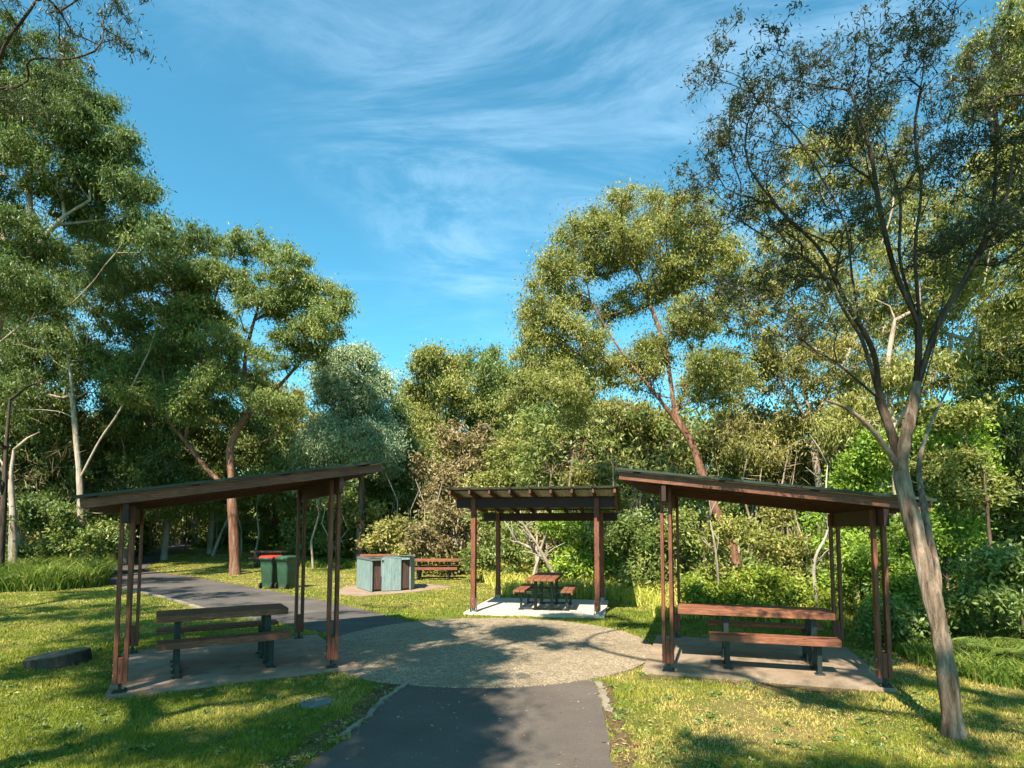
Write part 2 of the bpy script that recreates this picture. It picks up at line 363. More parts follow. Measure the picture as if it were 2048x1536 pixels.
# ------------------------------------------------------------------ setting: ground
def inpoly(P, x, y):
    c = np.zeros(len(x), bool); n = len(P); j = n-1
    for i in range(n):
        xi, yi = P[i]; xj, yj = P[j]
        k = ((yi > y) != (yj > y)) & (x < (xj-xi)*(y-yi)/((yj-yi)+1e-12)+xi)
        c ^= k; j = i
    return c
# ground sheet
xs = np.concatenate([np.linspace(-400, -60, 12, endpoint=False), np.linspace(-60, 60, 101), np.linspace(70, 400, 11)])
ys = np.concatenate([np.linspace(-60, -2, 10, endpoint=False), np.linspace(-2, 70, 73), np.linspace(80, 600, 18)])
gx, gy = np.meshgrid(xs, ys); gzv = terrain(gx, gy)-0.004
V = np.stack([gx, gy, gzv], -1).reshape(-1, 3); nx = len(xs); ny = len(ys)
ii = (np.arange(ny-1)[:, None]*nx+np.arange(nx-1)[None, :])
Fq = np.stack([ii, ii+1, ii+nx+1, ii+nx], -1).reshape(-1, 4)
ground = link('ground', np_mesh('ground', V, Fq, M_LAWN, smooth=True)); tag(ground, 'mown lawn ground with green and dry patches', 'ground', kind='structure')

def flat(name, poly, z, mat, thick=0.0, follow=False):
    """polygon sheet; with thick it becomes a slab reaching below"""
    mb = MB(); n = len(poly)
    top = [(p[0], p[1], z+(gz(p[0], p[1]) if follow else 0)) for p in poly]
    a = sum(top[i][0]*top[(i+1) % n][1]-top[(i+1) % n][0]*top[i][1] for i in range(n))
    if a < 0: top = top[::-1]
    mb.add(top, [tuple(range(n))])
    if thick:
        bot = [(p[0], p[1], p[2]-thick) for p in top]
        mb.add(top+bot, [(i, n+i, n+(i+1) % n, (i+1) % n) for i in range(n)])
    return mb.build(name, mat)
def jag(pts, seg=0.25, amp=0.03):
    out_ = []
    n = len(pts)
    for i in range(n):
        a = np.array(pts[i][:2]); b = np.array(pts[(i+1) % n][:2]); L = np.linalg.norm(b-a); k = max(1, int(L/seg))
        for j in range(k):
            q = a+(b-a)*j/k
            if j: q = q+rng.normal(size=2)*amp
            out_.append(tuple(q))
    return out_

PC = (-0.42, 9.95); PR = 2.72
plaza_poly = [(PC[0]+PR*math.cos(a), PC[1]+PR*math.sin(a)) for a in np.linspace(0, 2*math.pi, 72, endpoint=False)]
# join strips to the slabs
o = flat('pebble_circle', plaza_poly, 0.022, M_AGG, 0.06); tag(o, 'round pebble aggregate paving between the three shelters', 'paving', kind='structure')

# asphalt path in the foreground
Lp = [G(812, 1368), G(775, 1400), G(735, 1440), G(680, 1485), G(610, 1536), G(560, 1600), G(420, 1900)]
Rp = [G(1190, 1364), G(1200, 1400), G(1212, 1450), G(1220, 1500), G(1224, 1560), G(1232, 1900)]
path_poly = [tuple(p[:2]) for p in Lp]+[(-2.0, 1.5), (-2.4, -6), (1.0, -6), (0.75, 1.5)]+[tuple(p[:2]) for p in Rp[::-1]]
path_poly[len(Lp)-1:len(Lp)] = [path_poly[len(Lp)-1]]
o = flat('footpath', jag(path_poly, 0.18, 0.014), 0.012, M_ASPH, 0.05); tag(o, 'dark asphalt footpath leading to the pebble circle', 'path', kind='structure')
# earth shoulders of the footpath
def strip(name, pts, w0, w1, z, mat, amp=0.03, seg=0.12, follow=False, ztop=None, thick=0):
    P = [np.array(p[:2]) for p in pts]; L = []; Rr = []
    dense = []
    for i in range(len(P)-1):
        k = max(1, int(np.linalg.norm(P[i+1]-P[i])/seg))
        for j in range(k): dense.append(P[i]+(P[i+1]-P[i])*j/k)
    dense.append(P[-1]); D = np.array(dense); d = np.gradient(D, axis=0); d /= np.linalg.norm(d, axis=1, keepdims=True)
    nrm = np.stack([-d[:, 1], d[:, 0]], 1)
    a = D+nrm*(w0+rng.normal(size=(len(D), 1))*amp); b = D+nrm*(w1+rng.normal(size=(len(D), 1))*amp)
    mb = MB(); n = len(D)
    za = [z+(gz(*q) if follow else 0) for q in D]
    v = [(a[i][0], a[i][1], za[i]) for i in range(n)]+[(b[i][0], b[i][1], za[i]) for i in range(n)]
    f = [(i, i+1, n+i+1, n+i) for i in range(n-1)]
    if thick:
        v += [(p[0], p[1], p[2]-thick) for p in v]
        f += [(2*n+i, 2*n+i+1, i+1, i) for i in range(n-1)]+[(n+i, n+i+1, 3*n+i+1, 3*n+i) for i in range(n-1)]
        f += [(0, n, 3*n, 2*n), (n-1, 2*n-1, 4*n-1, 3*n-1)]
    mb.add(v, f)
    return mb.build(name, mat), [tuple(q) for q in a]+[tuple(q) for q in b[::-1]]
o, sh1 = strip('verge', Lp, -0.02, -0.30, 0.004, M_EARTH, 0.05); tag(o, 'bare earth verge on the left side of the footpath', 'verge', kind='structure')
o, sh2 = strip('verge', Rp, 0.02, 0.20, 0.004, M_EARTH, 0.06); tag(o, 'bare earth verge on the right side of the footpath', 'verge', kind='structure')
def curve(pts, n=10):
    P = np.array([p[:2] for p in pts]); out_ = []
    Q = np.vstack([2*P[0]-P[1], P, 2*P[-1]-P[-2]])
    for i in range(1, len(Q)-2):
        for k in range(n):
            t_ = k/n; a, b, c, d = Q[i-1], Q[i], Q[i+1], Q[i+2]
            out_.append(0.5*((2*b)+(c-a)*t_+(2*a-5*b+4*c-d)*t_*t_+(3*b-a-3*c+d)*t_**3))
    out_.append(P[-1]); return out_
o, k1 = strip('kerb', curve([G(826, 1366), G(775, 1402), G(735, 1442), G(690, 1476)]), -0.01, -0.065, 0.026, M_KERB, 0.014, thick=0.08); tag(o, 'worn concrete edging on the left of the footpath', 'kerb', kind='structure')
o, k2 = strip('kerb', curve([G(1188, 1366), G(1198, 1392), G(1207, 1425)]), 0.02, 0.09, 0.024, M_KERB, 0.02, thick=0.08); tag(o, 'broken concrete edging on the right of the footpath', 'kerb', kind='structure')

# road to the left
back = [G(812, 1243), G(700, 1214), G(610, 1197), G(522, 1179), G(399, 1158), G(325, 1146), G(292, 1140), G(296, 1132), G(318, 1120), G(350, 1103), G(378, 1092), G(420, 1078)]
front = [G(668, 1271), G(560, 1247), G(427, 1223), G(311, 1191), G(241, 1179), G(214, 1160), G(215, 1140), G(232, 1124), G(262, 1110), G(300, 1096), G(345, 1083), G(392, 1077)]
bc = curve(back, 6); fc = curve(front, 6)
mb = MB(); n = len(bc)
rv = [(p[0], p[1], gz(p[0], p[1])+0.014) for p in bc]+[(p[0], p[1], gz(p[0], p[1])+0.014) for p in fc]
mb.add(rv, [(i, i+1, n+i+1, n+i) for i in range(n-1)])
# plug to the plaza
mb.add([(*bc[0], 0.014), (*fc[0], 0.014), (-2.4, 9.6, 0.014), (-1.2, 11.6, 0.014)], [(0, 1, 2, 3)])
road = mb.build('road', M_ROAD); tag(road, 'grey asphalt driveway curving away behind the left shelter', 'road', kind='structure')
me_ = road.data
for p in me_.polygons:
    if p.normal.z < 0: p.flip()
road_poly = [tuple(p) for p in bc]+[tuple(p) for p in fc[::-1]]
o, k3 = strip('kerb', curve([G(560, 1246), G(427, 1222), G(311, 1190), G(241, 1178)]), 0.0, 0.10, 0.035, M_KERB, 0.01, follow=True, thick=0.1); tag(o, 'pale concrete kerb along the near edge of the driveway', 'kerb', kind='structure')
o, k4 = strip('kerb', curve([G(650, 1203), G(522, 1177), G(399, 1156), G(340, 1146)]), -0.05, 0.5, 0.006, M_EARTH, 0.10, follow=True); tag(o, 'dusty earth edge along the far side of the driveway', 'verge', kind='structure')

# slabs
def rect(c, ang, x0, x1, y0, y1):
    ca, sa = math.cos(ang), math.sin(ang)
    return [(c[0]+x*ca-y*sa, c[1]+x*sa+y*ca) for x, y in ((x0, y0), (x1, y0), (x1, y1), (x0, y1))]
SH = {'left': dict(c=(-4.13, 8.62), a=R(210), dz=(0.12, -0.04)), 'mid': dict(c=(0.74, 14.37), a=R(79), dz=(0.10, 0.08)), 'right': dict(c=(3.68, 8.78), a=R(-18), dz=(0.0, -0.08))}
SP = 1.26
slab_polys = {
 'left': rect(SH['left']['c'], SH['left']['a'], -SP-0.30, SP+0.08, -SP-0.14, SP+0.10),
 'mid': rect(SH['mid']['c'], SH['mid']['a'], -SP-0.16, SP+0.20, -SP*1.1-0.15, SP*1.1+0.2),
 'right': rect(SH['right']['c'], SH['right']['a'], -SP-0.34, SP+0.09, -SP-0.10, SP+0.12)}
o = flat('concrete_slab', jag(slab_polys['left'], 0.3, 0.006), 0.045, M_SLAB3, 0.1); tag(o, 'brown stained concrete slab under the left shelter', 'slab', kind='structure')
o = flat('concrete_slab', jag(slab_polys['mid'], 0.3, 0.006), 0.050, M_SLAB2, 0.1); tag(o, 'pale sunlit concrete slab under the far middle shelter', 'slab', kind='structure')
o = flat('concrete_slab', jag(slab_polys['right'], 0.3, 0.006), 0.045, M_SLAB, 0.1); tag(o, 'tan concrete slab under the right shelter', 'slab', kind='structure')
bbq_poly = [tuple(G(*q)[:2]) for q in ((668, 1188), (690, 1172), (860, 1168), (905, 1174), (830, 1184), (720, 1193))]
o = flat('barbecue_pad', jag(bbq_poly, 0.3, 0.03), 0.008, M_SLAB3, 0.03); tag(o, 'dusty pinkish concrete pad under the barbecue cabinet', 'slab', kind='structure')
def edge_pts(poly, i, j, off): 
    a = np.array(poly[i]); b = np.array(poly[j]); return [a, (a*2+b)/3, (a+2*b)/3, b]
L_ = slab_polys['left']; R_ = slab_polys['right']
def near_edge(P):
    k = min(range(4), key=lambda i: P[i][1]+P[(i+1) % 4][1]); return [P[k], P[(k+1) % 4]]
e1 = near_edge(L_); e2 = near_edge(R_)
o, w1 = strip('verge', [e1[0], e1[1]], -0.12, 0.16, 0.003, M_EARTH, 0.05); tag(o, 'worn earth along the front edge of the left slab', 'verge', kind='structure')
o, w2 = strip('verge', [e2[0], e2[1]], -0.22, 0.22, 0.003, M_EARTH, 0.08); tag(o, 'worn earth along the front edge of the right slab', 'verge', kind='structure')
HARD = [plaza_poly, path_poly, road_poly, bbq_poly, *slab_polys.values(), [(-2.4, 9.6), (-1.2, 11.6), tuple(bc[0]), tuple(fc[0])]]

# ------------------------------------------------------------------ shelters
def make_shelter(label, c, ang, dz):
    t = thing('picnic_shelter', label, 'shelter', (c[0], c[1], 0), ang, 'matching timber picnic shelters round the pebble circle')
    zt = 0.045
    if c[1] > 12: t.scale = (1.03, 1.10, 1)
    elif c[0] < 0: t.scale = (0.96, 0.97, 1)
    hi, lo = 2.50+dz[0], 2.25+dz[1]          # underside of rafters above the two beams
    slope = (lo-hi)/(2*SP); ta = math.atan(slope)
    for X, hb in ((-SP, hi), (SP, lo)):
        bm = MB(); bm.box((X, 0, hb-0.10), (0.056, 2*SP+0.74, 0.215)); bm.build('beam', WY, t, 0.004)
        for Yy in (-SP, SP):
            for s_ in (-1, 1):
                p = MB(); z0 = 0.10+zt; z1 = hb-0.004+slope*s_*0.055
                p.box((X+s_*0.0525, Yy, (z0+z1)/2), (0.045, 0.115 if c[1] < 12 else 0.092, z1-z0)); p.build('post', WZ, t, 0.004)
            b = MB(); b.box((X, Yy, 0.10+zt+0.15), (0.054, 0.105, 0.30)); sb = b.build('spacer_block', WZ, t, 0.003)
            k = MB(); far = c[1] > 12
            if far:
                k.box((X, Yy+0.062, zt+0.16), (0.12, 0.006, 0.32)); k.box((X, Yy-0.062, zt+0.16), (0.12, 0.006, 0.32))
            k.box((X, Yy, zt+0.006), (0.15, 0.15, 0.012)); k.box((X, Yy, zt+0.065), (0.035, 0.07, 0.13))
            for q in (-0.055, 0.055): k.tube([(X+q, Yy+q, zt+0.01), (X+q, Yy+q, zt+0.03)], 0.010, 6)
            k.build('post_bracket', M_GALV if far else M_STEEL, t)
            for zb in (0.10+zt+0.09, 0.10+zt+0.21):
                bo = MB(); bo.tube([(X-0.082, Yy, zb), (X+0.082, Yy, zb)], 0.010, 6); bo.build('bolt', M_GALV, sb)
    x0, x1 = -SP-0.57, SP+0.44
    zc_ = lambda x: hi+slope*(x+SP)
    L = (x1-x0)/math.cos(ta); xm = (x0+x1)/2
    for i in range(9):
        yy = -1.63+i*3.26/8
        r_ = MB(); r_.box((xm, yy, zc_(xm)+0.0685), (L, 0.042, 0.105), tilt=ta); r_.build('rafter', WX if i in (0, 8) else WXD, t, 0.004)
    bt = MB()
    for i in range(4):
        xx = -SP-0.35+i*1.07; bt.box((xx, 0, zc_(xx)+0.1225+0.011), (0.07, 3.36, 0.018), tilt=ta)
    bt.build('batten', WY, t)
    # corrugated sheet
    per = 0.076; ny_ = int(3.42/per)*6; yy = np.linspace(-1.71, 1.71, ny_); cz = 0.009*np.sin(yy/per*2*np.pi)
    xx = np.array([x0-0.05, xm, x1+0.05]); base = np.array([zc_(x) for x in xx])+0.156
    Vt = []; 
    for k_ in (0, -0.003):
        for i in range(3): Vt.append(np.stack([np.full(ny_, xx[i]), yy, base[i]+cz+k_], 1))
    Vt = np.concatenate(Vt); j = np.arange(ny_-1); Fs = []; mi = []
    for i in (0, 1):
        Fs.append(np.stack([i*ny_+j, (i+1)*ny_+j, (i+1)*ny_+j+1, i*ny_+j+1], 1)); mi += [0]*(ny_-1)
        q = 3*ny_; Fs.append(np.stack([q+i*ny_+j, q+i*ny_+j+1, q+(i+1)*ny_+j+1, q+(i+1)*ny_+j], 1)); mi += [1]*(ny_-1)
    for a in (0, 2):
        Fs.append(np.stack([a*ny_+j, a*ny_+j+1, (3+a)*ny_+j+1, (3+a)*ny_+j], 1)); mi += [0]*(ny_-1)
    me = np_mesh('roof_sheet', Vt, np.concatenate(Fs), [M_SHEETG, M_CREAM], smooth=True); me.polygons.foreach_set('material_index', mi)
    link('roof_sheet', me, t)
    for sy in (-1, 1):
        fl = MB(); fl.box((xm, sy*1.685, zc_(xm)+0.152), (L+0.08, 0.07, 0.03), tilt=ta); fl.build('edge_flashing', M_SHEETG, t)
    return t
make_shelter('open timber shelter on the left in the shade, its roof falling to the left', SH['left']['c'], SH['left']['a'], SH['left']['dz'])
make_shelter('smaller looking far shelter in the middle with sunlit rafter ends on a pale slab', SH['mid']['c'], SH['mid']['a'], SH['mid']['dz'])
make_shelter('open timber shelter on the right beside the leaning tree, its roof falling to the right', SH['right']['c'], SH['right']['a'], SH['right']['dz'])

# ------------------------------------------------------------------ picnic tables
def make_table(label, c, ang, z0, ext=0.0, Lt=1.62, Lb=1.60, wood=WT, simple_=False):
    t = thing('picnic_table', label, 'picnic table', (c[0], c[1], z0), ang, 'timber picnic tables with attached benches')
    e = MB()
    for i in range(4): e.box((-ext/2, -0.219+i*0.146, 0.735), (Lt+ext, 0.136, 0.045))
    for sy in (-1, 1): e.box((-ext/2, sy*0.309, 0.715), (Lt+ext-0.006, 0.036, 0.082))
    for sx in (-0.56, 0.56): e.box((sx+0.07, 0, 0.702), (0.05, 0.582, 0.028))
    e.build('tabletop', wood, t, 0.005)
    for sy in (-1, 1):
        e = MB()
        for i in (0, 1): e.box((0, sy*(0.47+i*0.118), 0.445), (Lb, 0.110, 0.045))
        e.box((0, sy*0.662, 0.425), (Lb-0.005, 0.034, 0.085))
        for sx in (-0.56, 0.56): e.box((sx+0.07, sy*0.53, 0.412), (0.05, 0.22, 0.026))
        e.build('bench', wood, t, 0.005)
    for sx in (-1, 1):
        x = sx*0.56; f = MB()
        f.box((x, 0, 0.395), (0.042, 1.16, 0.05)); f.box((x, 0, 0.034), (0.042, 1.06, 0.036)); f.box((x, 0, 0.675), (0.05, 0.52, 0.05))
        fr = f.build('end_frame', M_STEEL, t, 0.004)
        for y_, h_, w_ in ((-0.19, 0.69, 0.07), (0.19, 0.69, 0.07), (-0.53, 0.42, 0.055), (0.53, 0.42, 0.055)):
            f = MB(); f.box((x, y_, h_/2), (w_, w_, h_)); f.box((x, y_, 0.006), (0.12, 0.12, 0.012)); f.build('leg', M_STEEL, fr, 0.004)
    return t
make_table('picnic table in the shade under the left shelter', (-4.05, 8.32), R(31), 0.045)
make_table('picnic table under the right shelter, its top reaching past the bench at one end', (3.62, 8.42), R(-17), 0.045, ext=0.40)
make_table('picnic table seen end on under the far middle shelter', (0.83, 14.2), R(80), 0.05, ext=0.3, Lt=1.8)
# open-lawn tables
def gp(px, py): q = G(px, py); return q
q = gp(868, 1158); make_table('small far picnic table on the sunny lawn just right of the barbecue', (q[0], q[1]), R(3), gz(q[0], q[1]), Lt=1.9, Lb=1.8)
q = gp(757, 1150); make_table('picnic table half hidden behind the barbecue cabinet', (q[0], q[1]+0.8), R(12), gz(q[0], q[1]+0.8)+0.05, Lt=1.9)
q = gp(541, 1133); make_table('picnic table in the shade behind the two wheeled bins', (q[0], q[1]), R(4), gz(q[0], q[1])+0.0, Lt=1.7)

# ------------------------------------------------------------------ wheeled bins
def make_bin(label, px, py, rz, lidm, w=0.50):
    q = G(px, py); t = thing('wheeled_bin', label, 'bin', (q[0], q[1], gz(q[0], q[1])), rz, 'green wheeled rubbish bins at the road edge')
    b = MB(); H = 1.0
    lv = [(0.06, 0.21, 0.24), (0.20, 0.215, 0.25), (0.22, 0.225, 0.262), (0.75, 0.245, 0.30), (0.93, 0.255, 0.325), (0.94, 0.272, 0.345), (H, 0.275, 0.348)]
    ring = []
    def rr(hx, hy, z, r=0.05):
        o_ = []
        for cx, cy, a0 in ((hx-r, hy-r, 0), (-hx+r, hy-r, 90), (-hx+r, -hy+r, 180), (hx-r, -hy+r, 270)):
            for k in range(4): a = R(a0+k*30); o_.append((cx+r*math.cos(a), cy+r*math.sin(a), z))
        return o_
    V = []
    for z, hx, hy in lv: V += rr(hx, hy, z)
    nf = 16
    Fc = [(i*nf+j, i*nf+(j+1) % nf, (i+1)*nf+(j+1) % nf, (i+1)*nf+j) for i in range(len(lv)-1) for j in range(nf)]
    b.add(V, Fc, smooth=True); b.add(rr(0.21, 0.24, 0.06), [tuple(range(16))[::-1]]); b.build('bin_body', M_BINB, t)
    l = MB(); V = rr(0.285, 0.36, H)+rr(0.285, 0.36, H+0.035)+rr(0.24, 0.30, H+0.075)
    l.add(V, [(i*nf+j, i*nf+(j+1) % nf, (i+1)*nf+(j+1) % nf, (i+1)*nf+j) for i in range(2) for j in range(nf)]+[tuple(range(2*nf, 3*nf))])
    l.build('lid', lidm, t)
    h = MB(); h.tube([(-0.2, 0.41, H+0.0), (0.2, 0.41, H+0.0)], 0.016, 8)
    for s_ in (-1, 1): h.box((s_*0.2, 0.37, H-0.01), (0.03, 0.09, 0.04))
    h.build('handle', M_BINB, t)
    for s_ in (-1, 1):
        wv = MB(); wv.tube([(s_*0.215, 0.25, 0.10), (s_*0.26, 0.25, 0.10)], 0.10, 18); wv.build('wheel', M_RUB, t)
    t.scale = (0.88, 0.88, 0.97)
    return t
make_bin('green wheeled bin with a bright red lid', 541, 1176, R(168), M_BINR)
b2 = make_bin('green wheeled bin with a green lid, right of the red lidded one', 574, 1177, R(158), M_BINB)
e = MB(); e.box((-0.262, -0.352, 0.56), (0.030, 0.010, 0.9)); 

# ------------------------------------------------------------------ barbecue
q = G(742, 1184); c0 = q[:2]
t = thing('barbecue', 'blue green double barbecue cabinet with brown panels and steel top', 'barbecue', (c0[0], c0[1], 0.02), 0)
pts = [np.array(G(px, py)[:2])-c0 for px, py in ((713, 1176), (742, 1185), (763, 1183.5), (802, 1182), (821, 1180.5), (829, 1178))]
def wall(mb, a, b, z0, z1, th=0.03, off=0.0):
    d = np.array(b)-np.array(a); L = np.linalg.norm(d); ang = math.atan2(d[1], d[0]); m_ = (np.array(a)+np.array(b))/2+np.array([-d[1], d[0]])/L*(th/2+off)
    mb.box((m_[0], m_[1], (z0+z1)/2), (L, th, z1-z0), ang)
bd = np.array([-0.20, 0.85])
body = MB()
wall(body, pts[0], pts[1], 0, 0.93, 0.04); wall(body, pts[2]+np.array([0.0, 0.0]), pts[3], 0, 0.98, 0.04); wall(body, pts[4], pts[5], 0, 1.0, 0.04)
for a in (pts[0]+np.array([0.02, 0.05]), pts[5]+np.array([-0.04, 0.05])):
    wall(body, a, a+bd, 0, 0.92, 0.035)
wall(body, pts[0]+bd, pts[5]+bd, 0, 0.92, 0.035)
body.build('cabinet', M_BBQ, t, 0.006)
for a, b in ((pts[1], pts[2]), (pts[3], pts[4])):
    d_ = MB(); d0 = (b-a)/6
    for i in range(6): wall(d_, a+d0*i+d0*0.04, a+d0*(i+0.96), 0.05, 0.93, 0.02, 0.05)
    d_.build('door', M_DOOR, t, 0.003)
def prism(mb, poly, z0, z1, m=0):
    n = len(poly); v = [(*p, z0) for p in poly]+[(*p, z1) for p in poly]
    a = sum(poly[i][0]*poly[(i+1) % n][1]-poly[(i+1) % n][0]*poly[i][1] for i in range(n))
    f = [tuple(range(n))[::-1], tuple(range(n, 2*n))]+[(i, (i+1) % n, n+(i+1) % n, n+i) for i in range(n)]
    if a < 0: f = [x[::-1] for x in f]
    mb.add(v, f, m)
tp = MB(); prism(tp, [tuple(pts[0]+[-0.03, 0.02]), tuple(pts[1]+[0, -0.04]), tuple(pts[2]+[0.05, -0.02]), tuple(pts[2]+bd), tuple(pts[0]+bd)], 0.93, 0.955); tp.build('bench_top', M_STAIN, t, 0.004)
tp = MB(); prism(tp, [tuple(pts[2]+[0.055, 0.01]), tuple(pts[3]+[0, -0.03]), tuple(pts[5]+[0.03, -0.02]), tuple(pts[5]+bd), tuple(pts[2]+bd+[0.06, 0])], 1.00, 1.025); tp.build('bench_top', M_STAIN, t, 0.004)
hp = MB(); hp.box((0.02, 0.45, 0.962), (0.34, 0.4, 0.012)); hp.build('hotplate', M_STEEL, t)
hp = MB(); hp.box((0.95, 0.45, 1.032), (0.42, 0.42, 0.012)); hp.build('hotplate', M_STEEL, t)

# ------------------------------------------------------------------ small things
# sawn stump
q = G(103, 1338)
t = thing('tree_stump', 'low wide sawn stump tilted in the grass at far left', 'stump', (q[0]-0.13, q[1]+0.30, -0.03), 0)
th = np.linspace(0, 2*np.pi, 40, endpoint=False); rr_ = 0.36*(1+0.05*np.sin(2*th+1)+0.03*np.sin(5*th)+0.02*rng.normal(size=40))
tl = R(-7); mb = MB()
def tilt_(x, y, z): return (x*math.cos(tl)+z*math.sin(tl), y, -x*math.sin(tl)+z*math.cos(tl))
V = [tilt_(rr_[i]*1.05*math.cos(th[i]), rr_[i]*1.05*math.sin(th[i]), -0.2) for i in range(40)]+[tilt_(rr_[i]*math.cos(th[i]), rr_[i]*math.sin(th[i]), 0.17) for i in range(40)]
mb.add(V, [(i, (i+1) % 40, 40+(i+1) % 40, 40+i) for i in range(40)], smooth=True); mb.build('stump_side', BM['dark'], t)
mb = MB(); V = [tilt_(rr_[i]*f_*math.cos(th[i]), rr_[i]*f_*math.sin(th[i]), z_) for f_, z_ in ((1.0, 0.17), (0.985, 0.188), (0.6, 0.18)) for i in range(40)]
mb.add(V, [(k*40+i, k*40+(i+1) % 40, (k+1)*40+(i+1) % 40, (k+1)*40+i) for k in (0, 1) for i in range(40)]+[tuple(range(80, 120))]); mb.build('sawn_face', concrete('sawn_wood', (0.10, 0.075, 0.05), (0.19, 0.15, 0.105), (0.08, 0.06, 0.04), 0.6), t)
# pit lid
q = G(633, 1408); mb = MB(); mb.tube([(0, 0, 0.0), (0, 0, 0.028)], 0.175, 28, smooth=False)
o = mb.build('pit_lid', simple('pit_lid_grey', (0.13, 0.14, 0.14), 0.8, nsc=20)); o.location = (q[0], q[1], 0); tag(o, 'round grey utility cover set in the grass', 'cover')
# marker posts
def post(name, label, px, pyb, pyt, mat, r=0.025, capm=None, grp=None):
    q = G(px, pyb); top = at(px, pyt, q[1]); h = top[2]-q[2]
    t = thing(name, label, 'post', q, 0, grp)
    mb = MB(); mb.tube([(0, 0, -0.05), (0, 0, h*0.5), (0.01, 0, h)], r, 8); mb.build('pole', mat, t)
    mb = MB(); mb.tube([(0.01, 0, h), (0.01, 0, h+0.02)], r*1.25, 8)
    if capm: mb = MB(); mb.tube([(0.01, 0, h), (0.01, 0, h+0.18)], r*1.35, 8)
    mb.build('cap', capm or mat, t)
post('marker_post', 'blue grey marker post with a yellow top at the left edge of the photo', 4, 1128, 1086, M_POST, 0.07, M_YEL)
FG = 'thin stakes of the bush fence'
post('fence_post', 'thin blue grey stake left of the left shelter posts', 192, 1120, 1062, M_POST, 0.03, grp=FG)
post('fence_post', 'short pale stake just left of the left shelter posts', 231, 1110, 1078, M_PALE, 0.035, grp=FG)
post('fence_post', 'pale stake beside the far bend of the driveway', 330, 1075, 1040, M_PALE, 0.07, grp=FG)
post('fence_post', 'thin blue grey stake right of the table near the barbecue', 912, 1126, 1098, M_PALE, 0.05, grp=FG)
post('fence_post', 'pale stake behind the barbecue', 812, 1130, 1090, M_PALE, 0.035, grp=FG)

# ------------------------------------------------------------------ vegetation engine
def leaves(C, axis_fn, L, Wd, spread, per, flat_=0.6, droop=0.5, cv=None):
    """C: (n,3) cluster centres. returns V,F,v"""
    n = len(C)*per
    cen = np.repeat(C, per, 0)
    g = rng.normal(size=(n, 3)); g /= (np.linalg.norm(g, axis=1, keepdims=True)+1e-9); g *= np.minimum(np.abs(rng.normal(0, 0.68, size=(n, 1)))+0.08, 1.45)
    sp = np.repeat(rng.uniform(0.7, 1.3, size=(len(C), 1)), per, 0)*spread
    P = cen+g*sp*np.array([1, 1, flat_])
    ax = rng.normal(size=(n, 3))+g*0.5+np.array([0, 0, -droop*1.6]); ax /= np.linalg.norm(ax, axis=1, keepdims=True)
    r2 = rng.normal(size=(n, 3)); sd_ = np.cross(ax, r2); sd_ /= (np.linalg.norm(sd_, axis=1, keepdims=True)+1e-9)
    l = L*rng.uniform(0.65, 1.3, size=(n, 1)); w = Wd*rng.uniform(0.7, 1.3, size=(n, 1))*0.5
    nn = np.cross(ax, sd_)
    b = P-ax*l*0.5; tip = P+ax*l*0.5; mid = P-ax*l*0.06+nn*l*0.05
    V = np.stack([b, mid+sd_*w, tip, mid-sd_*w], 1).reshape(-1, 3)
    Fq = np.arange(n*4).reshape(-1, 4)
    cvv = rng.uniform(0, 1, len(C)) if cv is None else cv
    v = np.clip(0.55*np.repeat(cvv, per)+0.45*rng.uniform(0, 1, n), 0, 1)
    return V, Fq, v

def lobes_tips(lobes, n, shell=0.55, top=0.35):
    vol = np.array([max(l[3]*l[4]*l[5], 1e-6)**0.75 for l in lobes]); k = np.maximum(2, (n*vol/vol.sum()).astype(int))
    T = []
    for l, c in zip(lobes, k):
        d = rng.normal(size=(c*3, 3)); d /= np.linalg.norm(d, axis=1, keepdims=True)
        keep = rng.uniform(size=len(d)) < np.where(d[:, 2] > -0.25, 1, top); d = d[keep][:c]
        r = rng.uniform(shell, 1, size=(len(d), 1))**0.8
        T.append(np.array(l[:3])+d*r*np.array(l[3:6]))
    return np.concatenate(T)

